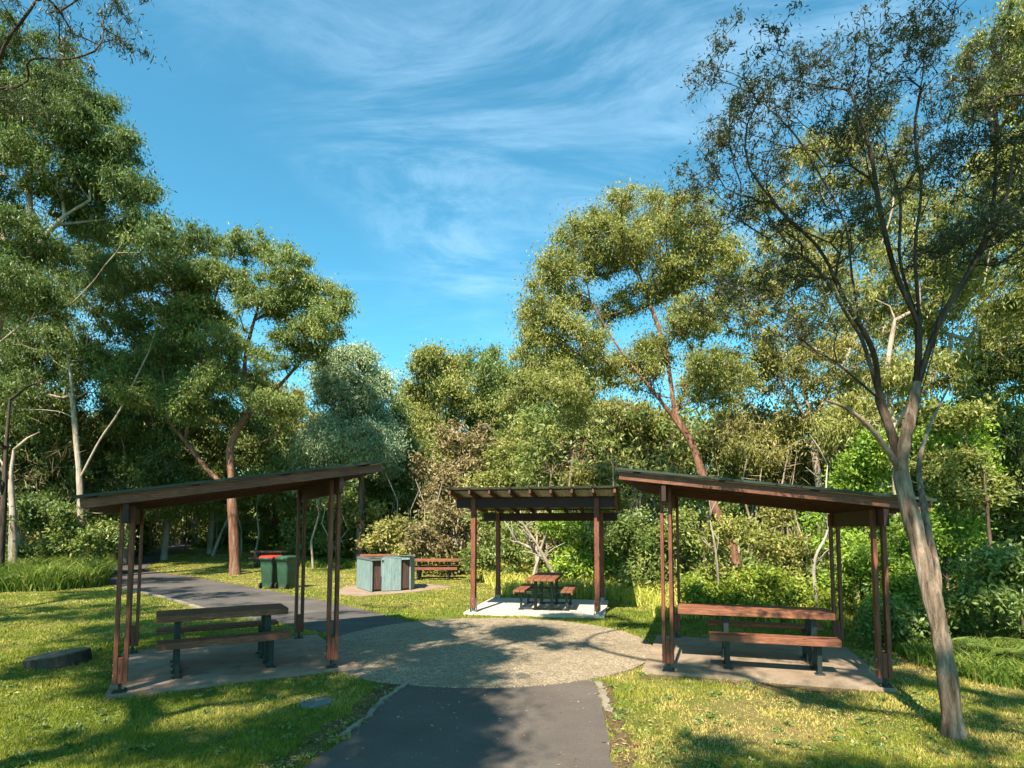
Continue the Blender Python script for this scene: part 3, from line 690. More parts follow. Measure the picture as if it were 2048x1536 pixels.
def expand(lobes, k=2, sc=0.5):
    out_ = list(lobes)
    for l in lobes:
        for _ in range(k):
            d = rng.normal(size=3); d[2] = d[2]*0.8-0.15; d /= np.linalg.norm(d); q = rng.uniform(0.32, 0.62)*sc/0.5
            out_.append((l[0]+d[0]*l[3]*0.95, l[1]+d[1]*l[4]*0.95, l[2]+d[2]*l[5]*1.05, l[3]*q, l[4]*q, l[5]*q*1.15))
    return out_
def skeleton(polys, tips, seg=0.5, alpha=0.22, minz=None, jit=0.10, free=None):
    """polys: list of node chains [(pts)], first one is the trunk; later ones start near an existing node."""
    P = []; par = []; pl = []
    def addchain(pts, parent):
        last = parent
        for q in pts:
            P.append(np.array(q, float)); par.append(last)
            pl.append(0 if last < 0 else pl[last]+np.linalg.norm(P[-1]-P[last])); last = len(P)-1
        return last
    def densify(pts, s):
        out_ = []
        pts = [np.array(q, float) for q in pts]
        Q = [2*pts[0]-pts[1]]+pts+[2*pts[-1]-pts[-2]]
        for i in range(1, len(Q)-2):
            k = max(1, int(np.linalg.norm(Q[i+1]-Q[i])/s))
            for j in range(k):
                t_ = j/k; a, b, c, d = Q[i-1], Q[i], Q[i+1], Q[i+2]
                out_.append(0.5*((2*b)+(c-a)*t_+(2*a-5*b+4*c-d)*t_*t_+(3*b-a-3*c+d)*t_**3))
        out_.append(pts[-1]); return out_
    tr = densify(polys[0], seg*0.6); addchain(tr, -1)
    for pl_ in polys[1:]:
        A = np.array(P); i = int(np.argmin(((A-np.array(pl_[0]))**2).sum(1)))
        ch = densify([P[i]]+[np.array(q) for q in pl_[1:]], seg*0.6)[1:]
        addchain(ch, i)
    minz = minz if minz is not None else polys[0][-1][2]
    base = np.array(polys[0][-1])
    order = np.argsort(np.linalg.norm(tips-base, axis=1))
    nmax = len(P)+len(tips)*40
    A = np.zeros((nmax, 3)); A[:len(P)] = P; PLn = np.zeros(nmax); PLn[:len(P)] = pl; cnt = len(P)
    par = list(par)+[0]*(nmax-len(par)); ok = np.zeros(nmax, bool); ok[:cnt] = A[:cnt, 2] >= minz
    tipidx = []
    for ti in order:
        p = tips[ti]; B = A[:cnt]; d = B-p; dist = np.sqrt((d**2).sum(1))
        cost = dist+alpha*PLn[:cnt]+np.maximum(0, d[:, 2])*0.5+np.where(ok[:cnt], 0, 1e6)
        n0 = int(np.argmin(cost)); Ld = dist[n0]
        k = max(1, min(30, int(Ld/seg)))
        a = A[n0]; pp = par[n0]
        dirn = (a-A[pp]) if pp >= 0 else np.array([0, 0, 1.0]); dn = np.linalg.norm(dirn); dirn = dirn/dn if dn > 1e-6 else np.array([0, 0, 1.])
        ctrl = a+dirn*Ld*0.35+(p-a)*0.2+rng.normal(size=3)*jit*Ld
        last = n0
        for j in range(1, k+1):
            t_ = j/k; q = (1-t_)**2*a+2*t_*(1-t_)*ctrl+t_*t_*p
            if j < k: q = q+rng.normal(size=3)*0.03*seg
            if cnt >= nmax: break
            A[cnt] = q; par[cnt] = last; PLn[cnt] = PLn[last]+np.linalg.norm(q-A[last]); ok[cnt] = True; last = cnt; cnt += 1
        tipidx.append(last)
    A = A[:cnt]; par = np.array(par[:cnt]); w = np.zeros(cnt)
    w[tipidx] += 1
    for i in range(cnt-1, 0, -1):
        if par[i] >= 0: w[par[i]] += w[i]
    return A, par, w

def tubes(A, par, w, r0, rmin, sides=(10, 6, 4), expo=0.5, wob=0.05, flare=0.35):
    cnt = len(A); w = np.maximum(w, 0.3); rad = np.maximum(rmin, r0*(w/w[0])**expo)
    # trunk taper with height
    z0 = A[0, 2]; h = np.maximum(0, A[:, 2]-z0)
    rad = rad*(1+flare*np.exp(-h/ (r0*3.0)))*(1-0.22*np.clip(h/(A[:, 2].max()-z0+1e-6)*2, 0, 1))
    rad = np.maximum(rad, rmin)
    kids = [[] for _ in range(cnt)]
    for i in range(1, cnt): kids[par[i]].append(i)
    Vs = []; Fs = []; off = 0; stack = [(0, None)]; FR = []
    while stack:
        s0, pr = stack.pop(); ch = [s0]
        cur = s0
        while kids[cur]:
            ks = sorted(kids[cur], key=lambda k: -w[k])
            for k in ks[1:]: stack.append((k, cur))
            cur = ks[0]; ch.append(cur)
        if pr is None: pts = A[ch]; rr = rad[ch]
        else: pts = np.vstack([A[pr], A[ch]]); rr = np.concatenate([[min(rad[pr], rad[ch[0]]*1.25)], rad[ch]])
        if len(pts) < 2: continue
        rr = rr.copy(); rr[-1] *= 0.4
        m_ = rr.max(); sd_ = sides[0] if m_ > r0*0.35 else (sides[1] if m_ > r0*0.12 else sides[2])
        V, Fc = tube_arrays(pts, rr, sd_, wob if m_ > r0*0.35 else 0)
        Vs.append(V); Fs.append(Fc+off); off += len(V); FR.append(np.repeat(rr[:-1], sd_))
    tubes.fr = np.concatenate(FR)
    return np.concatenate(Vs), np.concatenate(Fs)

def plant(name, label, cat, polys, lobes, n=260, leaf='gum', bark='brown', L=0.16, Wd=0.045, spread=0.5, per=150, r0=0.16, rmin=0.012,
          seg=0.5, alpha=0.30, minz=None, flat_=0.75, droop=0.8, group=None, shell=0.35, top=0.6, sides=(10, 6, 4), expo=0.56, names=('trunk', 'crown'), wob=0.06, mid=0.25, flare=0.2, ex=2, bark2=None):
    if name == 'gum_tree' and ex: lobes = [(l[0], l[1], l[2], l[3]*1.10, l[4]*1.3, l[5]*1.15) for l in lobes]; n = int(n*1.25); shell = 0.3; spread = spread*0.88; per = int(per*0.80); rmin = rmin*1.5
    base = np.array(polys[0][0], float); tips = lobes_tips(expand(lobes, ex) if ex else lobes, n, shell, top)
    A, par, w = skeleton(polys, tips, seg, alpha, minz)
    V, Fc = tubes(A, par, w, r0, rmin, sides, expo, wob, flare)
    t = thing(name, label, cat, base, 0, group)
    tm = np_mesh(names[0], V-base, Fc, [BM[bark], BM[bark2 or bark]], smooth=True)
    if bark2: tm.polygons.foreach_set('material_index', (tubes.fr < r0*0.5).astype(np.int32))
    link(names[0], tm, t)
    C = tips
    if mid:
        # extra foliage along thin branches
        idx = np.where(w <= 2)[0]; idx = rng.choice(idx, int(min(len(idx), len(tips)*mid)), replace=False); C = np.vstack([tips, A[idx]])
    # cluster tint varies smoothly over the crown
    cv = np.clip(0.5+0.20*np.sin(C[:, 0]*1.1+C[:, 2]*0.9)+0.20*rng.normal(size=len(C)), 0, 1)
    if L > 0.1: L, Wd, per = L*0.82, Wd*0.82, int(per*1.38)
    V, Fc, v = leaves(C, None, L, Wd, spread, per, flat_, droop, cv)
    link(names[1], np_mesh(names[1], V-base, Fc, LM[leaf], v), t)
    return t

def LB(Y, *ls, depth=None, yj=0.0):
    """lobes given by photo position/size at distance Y -> metres"""
    out_ = []
    for l in ls:
        px, py, rx, ry = l[:4]; Yl = Y+(l[4] if len(l) > 4 else rng.uniform(-yj, yj)); c = at(px, py, Yl); s_ = Yl/F
        out_.append((c[0], c[1], c[2], rx*s_, (depth or (rx+ry)/2*s_), ry*s_))
    return out_
def TR(*pts):
    """trunk points (px,py,Y); first is snapped to ground"""
    o_ = [at(*p) for p in pts]; o_[0][2] = gz(o_[0][0], o_[0][1])-0.05; return o_

# ---- near leaning tree on the right
Y0 = 5.63
near_polys = [
 TR((1908, 1462, Y0), (1893, 1330, 5.66), (1872, 1225, 5.7), (1852, 1150, 5.75), (1832, 1070, 5.8), (1812, 1000, 5.85), (1800, 945, 5.9)),
 [at(1800, 945, 5.9), at(1788, 880, 6.0), at(1760, 800, 6.1), at(1728, 690, 6.3), at(1700, 640, 6.4), at(1640, 545, 6.6), at(1570, 480, 6.8), at(1520, 410, 6.9), at(1470, 370, 7.0)],
 [at(1728, 690, 6.3), at(1705, 560, 6.5), at(1690, 450, 6.6), at(1640, 350, 6.8), at(1590, 270, 6.9), at(1530, 210, 7)],
 [at(1800, 945, 5.9), at(1812, 870, 5.9), at(1832, 780, 5.9), at(1838, 650, 5.9), at(1830, 500, 6.0), at(1842, 380, 6.1), at(1830, 250, 6.2), at(1850, 130, 6.3)],
 [at(1832, 780, 5.9), at(1860, 690, 5.8), at(1900, 600, 5.7), at(1960, 510, 5.6), at(2010, 400, 5.6), at(2030, 290, 5.6)],
 [at(1838, 650, 5.9), at(1790, 540, 5.9), at(1760, 420, 5.9), at(1740, 300, 6.0), at(1700, 180, 6.1)],
 [at(1760, 800, 6.1), at(1690, 740, 5.7), at(1620, 700, 5.5), at(1540, 640, 5.4), at(1470, 600, 5.4)],
 [at(1812, 870, 5.9), at(1850, 760, 6.4), at(1880, 640, 6.7), at(1900, 480, 7.0), at(1920, 330, 7.2)],
 [at(1790, 540, 5.9), at(1840, 440, 5.6), at(1880, 330, 5.5), at(1900, 220, 5.4)],
 [at(1760, 800, 6.1), at(1745, 700, 6.0), at(1690, 600, 5.9), at(1640, 500, 5.8), at(1560, 420, 5.7), at(1500, 340, 5.7)],
 [at(1832, 780, 5.9), at(1880, 640, 6.2), at(1930, 560, 6.3), at(1980, 440, 6.4), at(1990, 300, 6.5), at(1960, 180, 6.6)],
 [at(1838, 650, 5.9), at(1800, 520, 6.2), at(1800, 400, 6.4), at(1770, 280, 6.5), at(1790, 160, 6.6)],
 [at(1860, 690, 5.8), at(1930, 640, 5.6), at(2010, 560, 5.5), at(2080, 500, 5.5)],
]
near_lobes = LB(6.2, (1430, 120, 45, 45), (1500, 200, 75, 60), (1590, 150, 80, 60), (1690, 130, 80, 70), (1850, 60, 80, 60), (1780, 170, 90, 70),
   (1450, 270, 50, 50), (1410, 360, 60, 35), (1550, 320, 90, 60), (1930, 170, 90, 80), (2010, 300, 90, 90), (1890, 320, 90, 80), (1690, 290, 90, 80), (1470, 420, 80, 35),
   (1600, 440, 80, 50), (1540, 570, 90, 45), (1740, 430, 90, 60), (2000, 470, 80, 80), (1460, 590, 70, 35), (1900, 480, 90, 60), (1640, 640, 80, 40), (2080, 400, 80, 120), (2080, 150, 80, 90), yj=0.8, depth=0.75)
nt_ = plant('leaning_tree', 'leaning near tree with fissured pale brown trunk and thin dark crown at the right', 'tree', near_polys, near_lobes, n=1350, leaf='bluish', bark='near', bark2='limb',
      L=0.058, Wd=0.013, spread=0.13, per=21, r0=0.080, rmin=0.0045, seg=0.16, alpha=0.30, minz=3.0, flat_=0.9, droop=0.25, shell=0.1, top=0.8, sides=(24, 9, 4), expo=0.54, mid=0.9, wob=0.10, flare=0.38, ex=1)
# second stem that joins the trunk
def branch_part(parent, name, pts, r, bark, sides=10):
    base = np.array(parent.location); P = np.array([np.array(p) for p in pts])-base
    k = 6; Q = np.vstack([2*P[0]-P[1], P, 2*P[-1]-P[-2]]); out_ = []
    rr = []
    for i in range(1, len(Q)-2):
        for j in range(k):
            t_ = j/k; a, b, c, d = Q[i-1], Q[i], Q[i+1], Q[i+2]
            out_.append(0.5*((2*b)+(c-a)*t_+(2*a-5*b+4*c-d)*t_*t_+(3*b-a-3*c+d)*t_**3)); rr.append(r[i-1]+(r[i]-r[i-1])*t_)
    out_.append(P[-1]); rr.append(r[-1]); V, Fc = tube_arrays(np.array(out_), np.array(rr), sides, 0.05)
    return link(name, np_mesh(name, V, Fc, BM[bark], smooth=True), parent)
branch_part(nt_, 'limb', [at(1872, 1225, 5.72), at(1874, 1150, 5.78), at(1857, 1070, 5.9), at(1846, 1000, 6.05), at(1838, 930, 6.25), at(1860, 850, 6.45), at(1900, 770, 6.8)], [0.034, 0.038, 0.036, 0.032, 0.026, 0.018, 0.009], 'near')
branch_part(nt_, 'limb', [at(1812, 960, 5.9), at(1775, 900, 5.8), at(1735, 850, 5.7), at(1690, 815, 5.6), at(1650, 800, 5.5)], [0.034, 0.03, 0.024, 0.016, 0.007], 'near')

# ---- right side trees
plant('gum_tree', 'round flat topped gum on a slanting brown trunk behind the right shelter', 'tree',
  [TR((1468, 1212, 15.6), (1472, 1120, 15.7), (1440, 1040, 15.8), (1408, 960, 15.9), (1385, 890, 16), (1350, 830, 16)),
   [at(1385, 890, 16), at(1320, 800, 16), at(1240, 700, 16), at(1180, 600, 16)],
   [at(1350, 830, 16), at(1330, 700, 16.3), at(1290, 580, 16.5), at(1260, 500, 16.5)],
   [at(1350, 830, 16), at(1400, 700, 16), at(1420, 600, 15.7)]],
  LB(16, (1130, 570, 50, 55), (1185, 480, 75, 45), (1280, 432, 95, 38), (1385, 448, 75, 42), (1090, 625, 45, 45), (1050, 650, 22, 22), (1435, 520, 50, 50), (1225, 620, 70, 30, 1), (1340, 570, 60, 30, 1), (1200, 530, 75, 35), (1310, 500, 80, 35), (1400, 520, 60, 40), (1110, 670, 50, 40),
     (1160, 700, 60, 40), (1385, 650, 70, 45), (1260, 750, 80, 50), (1130, 780, 60, 50), (1430, 760, 70, 50), yj=0.8),
  n=620, leaf='yellow', L=0.125, Wd=0.036, spread=0.42, per=140, r0=0.125, bark='red', seg=0.4, minz=5, droop=0.7)
plant('gum_tree', 'tall olive gum behind the right shelter, between the round crowned gum and the leaning tree', 'tree',
  [TR((1640, 1130, 21), (1640, 1000, 21), (1620, 850, 21), (1600, 700, 21)), [at(1620, 850, 21), at(1700, 700, 21), at(1740, 560, 21)], [at(1620, 850, 21), at(1540, 720, 21), at(1500, 600, 21)]],
  LB(21, (1560, 430, 60, 45), (1630, 330, 65, 55), (1720, 300, 70, 60), (1560, 520, 80, 60), (1490, 620, 80, 60), (1650, 520, 90, 60), (1770, 420, 80, 70), (1590, 720, 110, 70), (1740, 680, 90, 70), (1480, 760, 80, 60), (1660, 840, 100, 60), (1530, 880, 90, 60), yj=1.2),
  n=460, leaf='olive', L=0.19, Wd=0.055, spread=0.6, per=130, r0=0.14, bark='pale', seg=0.5, minz=5, droop=0.9)
plant('gum_tree', 'pale trunked gum directly behind the leaning tree', 'tree',
  [TR((1800, 1120, 15), (1795, 1000, 15), (1785, 850, 15), (1775, 740, 15.2), (1790, 640, 15.5)), [at(1785, 850, 15), at(1860, 760, 15), at(1900, 700, 15)]],
  LB(16, (1830, 540, 80, 70), (1900, 620, 80, 70), (1960, 520, 80, 80), (1760, 620, 70, 60), (1850, 760, 90, 60), (2020, 680, 80, 80), (1720, 840, 70, 60), (1920, 430, 80, 60), (1880, 860, 80, 50), yj=1),
  n=330, leaf='yellow', L=0.16, Wd=0.045, spread=0.5, per=125, r0=0.13, bark='pale', seg=0.45, minz=4.5, droop=0.9)
plant('gum_tree', 'tall yellow green gum reaching the top right corner of the photo', 'tree',
  [TR((2120, 1200, 12.5), (2110, 900, 12.5), (2080, 600, 12.5), (2060, 400, 12.5)), [at(2080, 600, 12.5), at(2010, 400, 12.5), at(1990, 250, 12.5)]],
  LB(12.5, (2010, 70, 60, 45), (1985, 170, 55, 55), (2050, 180, 60, 60), (2040, 310, 70, 70), (2090, 420, 80, 80), (1990, 330, 40, 50), (2080, 20, 60, 50), (2080, 600, 80, 70), yj=0.8),
  n=260, leaf='yellow', L=0.13, Wd=0.036, spread=0.36, per=140, r0=0.17, bark='brown', seg=0.4, minz=5, droop=0.9)
# ---- left side trees
plant('gum_tree', 'huge dark gum filling the upper left, its domed crown reaching nearly to the top edge', 'tree',
  [TR((-40, 1130, 19), (-35, 900, 19), (-20, 700, 19), (20, 570, 19), (60, 480, 19)), [at(20, 570, 19), at(110, 450, 19), at(180, 400, 19)], [at(-20, 700, 19), at(60, 640, 18.5), at(140, 610, 18.5)],
   [at(60, 480, 19), at(60, 330, 19), at(80, 220, 19)], [at(110, 450, 19), at(200, 440, 19.5), at(270, 430, 19.5)]],
  LB(19, (30, 130, 140, 48), (140, 200, 70, 40), (60, 250, 120, 45), (180, 270, 70, 50), (60, 345, 110, 40), (215, 355, 70, 50), (275, 400, 42, 55), (150, 420, 70, 35), (10, 470, 90, 40), (290, 470, 35, 35), (-60, 250, 90, 120), (230, 450, 50, 40), (30, 580, 80, 40, -1), (-40, 420, 80, 60), yj=1.2),
  n=680, leaf='dark', L=0.18, Wd=0.05, spread=0.5, per=150, r0=0.24, bark='pale', seg=0.5, minz=6, droop=0.9)
plant('gum_tree', 'dark gum with pale forked limbs between the huge left gum and the red trunked gum', 'tree',
  [TR((165, 1105, 24), (160, 980, 24), (152, 880, 24), (148, 830, 24)), [at(160, 960, 24), at(200, 880, 24), at(240, 820, 24), at(300, 700, 24)], [at(148, 830, 24), at(140, 740, 24), at(120, 660, 24)], [at(300, 700, 24), at(330, 600, 24)]],
  LB(25, (320, 500, 45, 50), (270, 560, 60, 50), (345, 570, 40, 60), (350, 660, 40, 50), (200, 590, 70, 40), (120, 700, 90, 35), (250, 660, 70, 40), (40, 700, 80, 50), (180, 770, 90, 40), (280, 760, 60, 40), (60, 800, 80, 50), (360, 480, 25, 30), (90, 560, 70, 40, 2), (180, 540, 60, 45, 3), (230, 500, 60, 40, 3), (60, 640, 70, 40, 3), (20, 740, 60, 40, 2), yj=1.2),
  n=640, leaf='dark', L=0.2, Wd=0.06, spread=0.6, per=130, r0=0.13, bark='pale', seg=0.5, minz=5, droop=0.9)
plant('gum_tree', 'spreading gum with a forked reddish trunk standing beyond the left shelter', 'tree',
  [TR((470, 1145, 24.5), (468, 1080, 24.5), (464, 1000, 24.5), (463, 955, 24.5)), [at(463, 985, 24.5), at(415, 940, 24.5), at(370, 880, 24.5), at(340, 840, 24.3), at(325, 740, 24.3), at(310, 650, 24.3)],
   [at(463, 955, 24.5), at(462, 890, 24.5), at(500, 825, 24.5), at(560, 770, 24.5), at(620, 700, 24.5)], [at(462, 890, 24.5), at(520, 885, 24.5), at(570, 860, 24.5)],
   [at(500, 825, 24.5), at(490, 720, 24.5), at(520, 600, 24.5)], [at(370, 880, 24.5), at(390, 780, 24.5), at(420, 640, 24.5), at(440, 560, 24.5)]],
  LB(24.5, (405, 480, 32, 25), (500, 490, 50, 30), (570, 530, 50, 32), (625, 590, 45, 40), (650, 660, 38, 45), (440, 560, 55, 30), (530, 600, 60, 35), (400, 640, 55, 40), (450, 690, 60, 35), (600, 680, 50, 35), (330, 730, 50, 40), (300, 790, 40, 30), (420, 770, 60, 30), (690, 590, 10, 8), (693, 620, 12, 8), (540, 720, 40, 25), (670, 620, 20, 30), (380, 560, 35, 30), (250, 750, 40, 40), (360, 820, 50, 30), (480, 770, 50, 40), (590, 620, 45, 40), (560, 810, 50, 30), yj=1.4),
  n=700, leaf='gum', L=0.19, Wd=0.055, spread=0.46, per=110, r0=0.205, bark='red', seg=0.45, minz=4, droop=0.9, top=0.5, expo=0.5)
plant('wattle_tree', 'soft grey green tree behind the barbecue', 'tree', [TR((718, 1108, 30), (722, 1020, 30), (724, 940, 30), (722, 860, 30))],
  LB(30, (705, 730, 45, 35), (745, 770, 40, 45), (675, 790, 45, 40), (725, 840, 60, 45), (650, 870, 45, 45), (765, 870, 35, 50), (690, 920, 60, 40), (620, 910, 30, 35), (770, 930, 25, 25), (660, 740, 35, 40), (720, 890, 60, 50), (640, 960, 45, 35), yj=1.2),
  n=640, leaf='grey', L=0.24, Wd=0.06, spread=0.6, per=120, r0=0.2, bark='brown', seg=0.5, minz=3, droop=0.7)
plant('gum_tree', 'dark leafy tree in the gap between the grey green tree and the dry pinkish shrub', 'tree', [TR((800, 1100, 33), (802, 960, 33), (805, 900, 33))],
  LB(33, (805, 920, 40, 50), (820, 980, 40, 40), (790, 850, 25, 40), (785, 990, 50, 40)), n=170, leaf='dark', L=0.26, Wd=0.09, spread=0.7, per=110, r0=0.2, bark='dark', seg=0.6, minz=3)
# centre background
FGp = 'yellow green gums on the middle skyline'
def bgtree(label, Y, trunk_px, base_py, *ls, leaf='yellow', n=240, bark='pale', group=FGp, per=110):
    cy = min(l[1] for l in ls); q = TR((trunk_px, base_py, Y), (trunk_px+4, 1010, Y), (trunk_px-3, (cy+1000)/2, Y))
    return plant('gum_tree', label, 'tree', [q], LB(Y, *ls, yj=1.5), n=n, leaf=leaf, L=0.011*Y**0.9, Wd=0.0036*Y**0.9, spread=0.0215*Y, per=per, r0=0.16, rmin=0.018, bark=bark, seg=0.7, minz=q[1][2], droop=0.9, group=group)
bgtree('skyline gum just right of the V of open sky, above the dry pinkish shrub', 46, 880, 1085, (870, 740, 45, 38), (840, 800, 45, 45), (905, 790, 45, 45), (860, 860, 50, 40), (810, 830, 20, 30))
bgtree('skyline gum above the left half of the middle shelter roof', 50, 985, 1085, (960, 740, 55, 38), (1010, 790, 55, 50), (950, 820, 50, 50), (1040, 850, 50, 50), (980, 880, 50, 35), leaf='gum')
bgtree('skyline gum above the right half of the middle shelter roof', 40, 1090, 1090, (1060, 715, 45, 35), (1110, 760, 55, 50), (1060, 800, 50, 50), (1130, 850, 60, 50), (1080, 900, 50, 40), leaf='yellow')
bgtree('gum with dull leaves filling the bush over the left end of the right shelter roof', 27, 1240, 1100, (1220, 840, 70, 50), (1300, 870, 70, 50), (1180, 900, 50, 45), (1340, 930, 70, 45), (1250, 940, 70, 35), leaf='olive', group='dull gums deep in the bush', n=300)
bgtree('dull gum in the bush over the middle of the right shelter roof', 25, 1520, 1110, (1460, 880, 70, 50), (1560, 930, 80, 50), (1500, 970, 70, 40), (1640, 950, 70, 45), leaf='olive', group='dull gums deep in the bush', n=300)
bgtree('dark bushy tree at the left edge below the huge gum', 27, 40, 1105, (20, 820, 70, 60), (90, 870, 70, 60), (20, 930, 70, 60), (110, 960, 60, 50), (50, 1010, 80, 40), leaf='dark', group='dark trees behind the left shelter', n=330, bark='pale')
bgtree('dark bushy tree above the left end of the left shelter roof', 29, 250, 1095, (220, 850, 70, 50), (290, 860, 60, 60), (250, 930, 80, 50), (180, 960, 60, 50), (330, 960, 60, 50), (250, 1010, 90, 35), leaf='dark', group='dark trees behind the left shelter', n=330)
bgtree('dark bushy tree behind the reddish forked trunk', 34, 420, 1085, (380, 830, 60, 50), (440, 860, 70, 60), (360, 920, 60, 50), (500, 900, 60, 50), (420, 980, 80, 45), (560, 960, 60, 50), leaf='gum', group='dark trees behind the left shelter', n=300)
bgtree('dull gum between the reddish forked trunk and the grey green tree', 38, 560, 1080, (560, 820, 50, 50), (600, 850, 50, 60), (540, 900, 60, 50), (620, 960, 60, 50), (560, 1010, 70, 40), leaf='olive', group='dark trees behind the left shelter', n=260)
bgtree('dark tree whose crown shows to the left of the red trunked gum top', 31, 330, 1090, (380, 600, 30, 60), (350, 700, 50, 50), (300, 760, 60, 40), (400, 730, 50, 40), (260, 800, 60, 40), leaf='dark', group='dark trees behind the left shelter', n=260)
bgtree('dark tree at the far right beyond the leaning tree', 17, 2060, 1130, (2030, 760, 60, 60), (1990, 850, 60, 50), (2070, 900, 70, 70), (2000, 950, 60, 50), leaf='dark', group='dark trees at the far right', n=300, bark='brown')

# stems seen in the bush
def stem(label, pts, r, bark='pale', name='sapling', grp=None, cat='tree'):
    P = [at(*p) for p in pts]; base = P[0].copy(); base[2] = gz(base[0], base[1])
    P[0][2] = base[2]-0.05
    t = thing(name, label, cat, base, 0, grp)
    n = len(P); rr = [r*(1-0.7*i/(n-1)) for i in range(n)]
    branch_part(t, 'trunk', P, rr, bark, 8)
    for i in range(5):
        mb = MB(); k = 1+i % max(1, n-1); a = P[min(k, n-1)]-base; L_ = np.linalg.norm(P[-1]-P[0])*0.22
        d = np.array([random.uniform(-1, 1), random.uniform(-0.5, 0.5), random.uniform(0.4, 1.2)]); d = d/np.linalg.norm(d)*L_
        m_ = a+d*0.5+np.array([random.uniform(-.1, .1), 0, random.uniform(0, .15)])*L_
        mb.tube([a, m_, a+d], [r*0.4, r*0.26, r*0.1], 5); mb.build('twig', BM[bark], t)
    return t
SG = 'bare pale stems in the bush'
stem('bare crooked pale stem behind the right end of the right shelter table', [(1638, 1215, 12), (1628, 1130, 12), (1655, 1060, 12), (1652, 980, 12), (1655, 930, 12.1)], 0.035, 'grey', grp=SG)
stem('bare thin pinkish stem behind the left part of the right shelter table', [(1441, 1185, 12.5), (1432, 1110, 12.5), (1420, 1040, 12.5)], 0.04, 'pale', grp=SG)
stem('forked pale tree trunk in the bush above the wheeled bins', [(530, 1092, 40), (532, 1065, 40), (536, 1040, 40), (528, 1030, 40)], 0.30, 'pale', grp=SG)
stem('brown trunk right of the forked pale trunk above the wheeled bins', [(550, 1090, 38), (549, 1040, 38), (548, 980, 38), (546, 930, 38)], 0.26, 'red', grp=SG)
stem('pale grey trunk at the far left behind the long grass', [(28, 1120, 22), (26, 1040, 22), (22, 960, 22), (28, 900, 22)], 0.16, 'pale', grp=SG)
stem('thin dark trunk at the left edge of the photo', [(2, 1110, 20), (8, 1000, 20), (12, 900, 20), (20, 800, 20)], 0.12, 'dark', grp=SG)
stem('leaning bare sapling beside the far bend of the driveway', [(425, 1100, 33), (445, 1060, 33), (465, 1020, 33)], 0.10, 'grey', grp=SG)
def fallen(label, pts, r):
    P = [at(*p) for p in pts]; base = P[0]; t = thing('fallen_branch', label, 'branch', base, 0, 'bare fallen branches behind the middle shelter')
    n = len(P); branch_part(t, 'limb', P, [r*(1-0.65*i/(n-1)) for i in range(n)], 'pale', 7)
    for i in range(9):
        mb = MB(); k = random.uniform(0.2, 0.95)*(n-1); i0 = int(k); a = P[i0]+(P[min(i0+1, n-1)]-P[i0])*(k-i0)-base; d = np.array([random.uniform(-.8, .8), random.uniform(-.3, .3), random.uniform(.0, .9)])
        mb.tube([a, a+d*0.5+[0, 0, .05], a+d], [r*.4, r*.25, r*.1], 5); mb.build('twig', BM['grey'], t)
fallen('fallen pale branch leaning up to the left behind the middle table', [(1108, 1150, 18), (1080, 1100, 18), (1055, 1060, 18), (1040, 1040, 18)], 0.06)
fallen('fallen pinkish branch lying low behind the middle table', [(1100, 1130, 18.5), (1060, 1095, 18.5), (1020, 1080, 18.5)], 0.06)

# ---- shrubs
def bush(label, px, py, Y, w, h, leaf='bright', n=None, L=None, group=None, name='shrub', bark='brown', dens=1.0, droop=0.2, Wr=0.42, cat='shrub'):
    """shrub standing at photo position (px base, py = centre height) with half size w,h px"""
    s_ = Y/F; base = at(px, 1100, Y); base[2] = gz(base[0], base[1])
    top = at(px, py-h, Y)[2]; bot = max(base[2]+0.15, at(px, py+h, Y)[2]); W_ = w*s_; H = max(0.4, (top-bot)); k = max(4, int(3+W_*H*0.9)); lobes = []
    for i in range(k):
        lx = random.uniform(-0.75, 0.75)*W_; u = random.uniform(0.08, 0.86); r_ = random.uniform(0.28, 0.45)*min(W_*1.3, H)
        u *= math.sqrt(max(0.12, 1-(lx/W_)**2))
        lobes.append((base[0]+lx, base[1]+random.uniform(-.4, .4)*min(W_, 1.6), bot+H*u, r_, r_*0.9, r_*random.uniform(0.6, 0.9)))
    L = L or (0.0075*Y+0.025); spread = 0.017*Y+0.06
    area = W_*2*H; n = n or int(min(420, max(40, area/(spread**2)*0.95)))
    P0 = np.array([base[0], base[1], base[2]-0.05]); P1 = P0+np.array([random.uniform(-.1, .1)*W_, 0, (bot-base[2])+0.25*H+0.1])
    polys = [[P0, (P0+P1)/2+np.array([0.02, 0.02, 0]), P1]]
    return plant(name, label, cat, polys, lobes, n=n, leaf=leaf, L=L, Wd=L*Wr, spread=spread, per=int(95*dens), r0=0.02+0.007*H, rmin=0.006+0.0003*Y, bark=bark,
                 seg=0.3, alpha=0.3, minz=base[2]+0.05, droop=droop, group=group, sides=(6, 5, 3), names=('stem', 'foliage'), shell=0.35, top=0.7, flare=0.1)
G1 = 'bright shrubs along the right side of the bush'
for a in [
 ('bright green shrub just right of the right shelter corner post', 1765, 1110, 11.0, 75, 125, 'bright'),
 ('tall bright leafy shrub left of the leaning trunk top', 1720, 990, 13.0, 100, 130, 'bright'),
 ('tall bright green shrub right of the leaning trunk', 1890, 1010, 11.5, 110, 190, 'bright'),
 ('feathery green shrub near the right edge at trunk fork height', 1985, 880, 10.5, 95, 130, 'yellow'),
 ('dark dense shrub at the right edge above the ferns', 2040, 1100, 9.5, 120, 170, 'fern'),
 ('yellowish green shrub behind the leaning trunk at mid height', 1800, 1100, 12.2, 80, 120, 'bright'),
 ('low dark shrub at the foot of the bush right of the right shelter', 1850, 1200, 9.6, 110, 75, 'fern')]:
    bush(*a[:6], leaf=a[6], group=G1, dens=1.1)
G2 = 'shrubs behind the middle and right shelters'
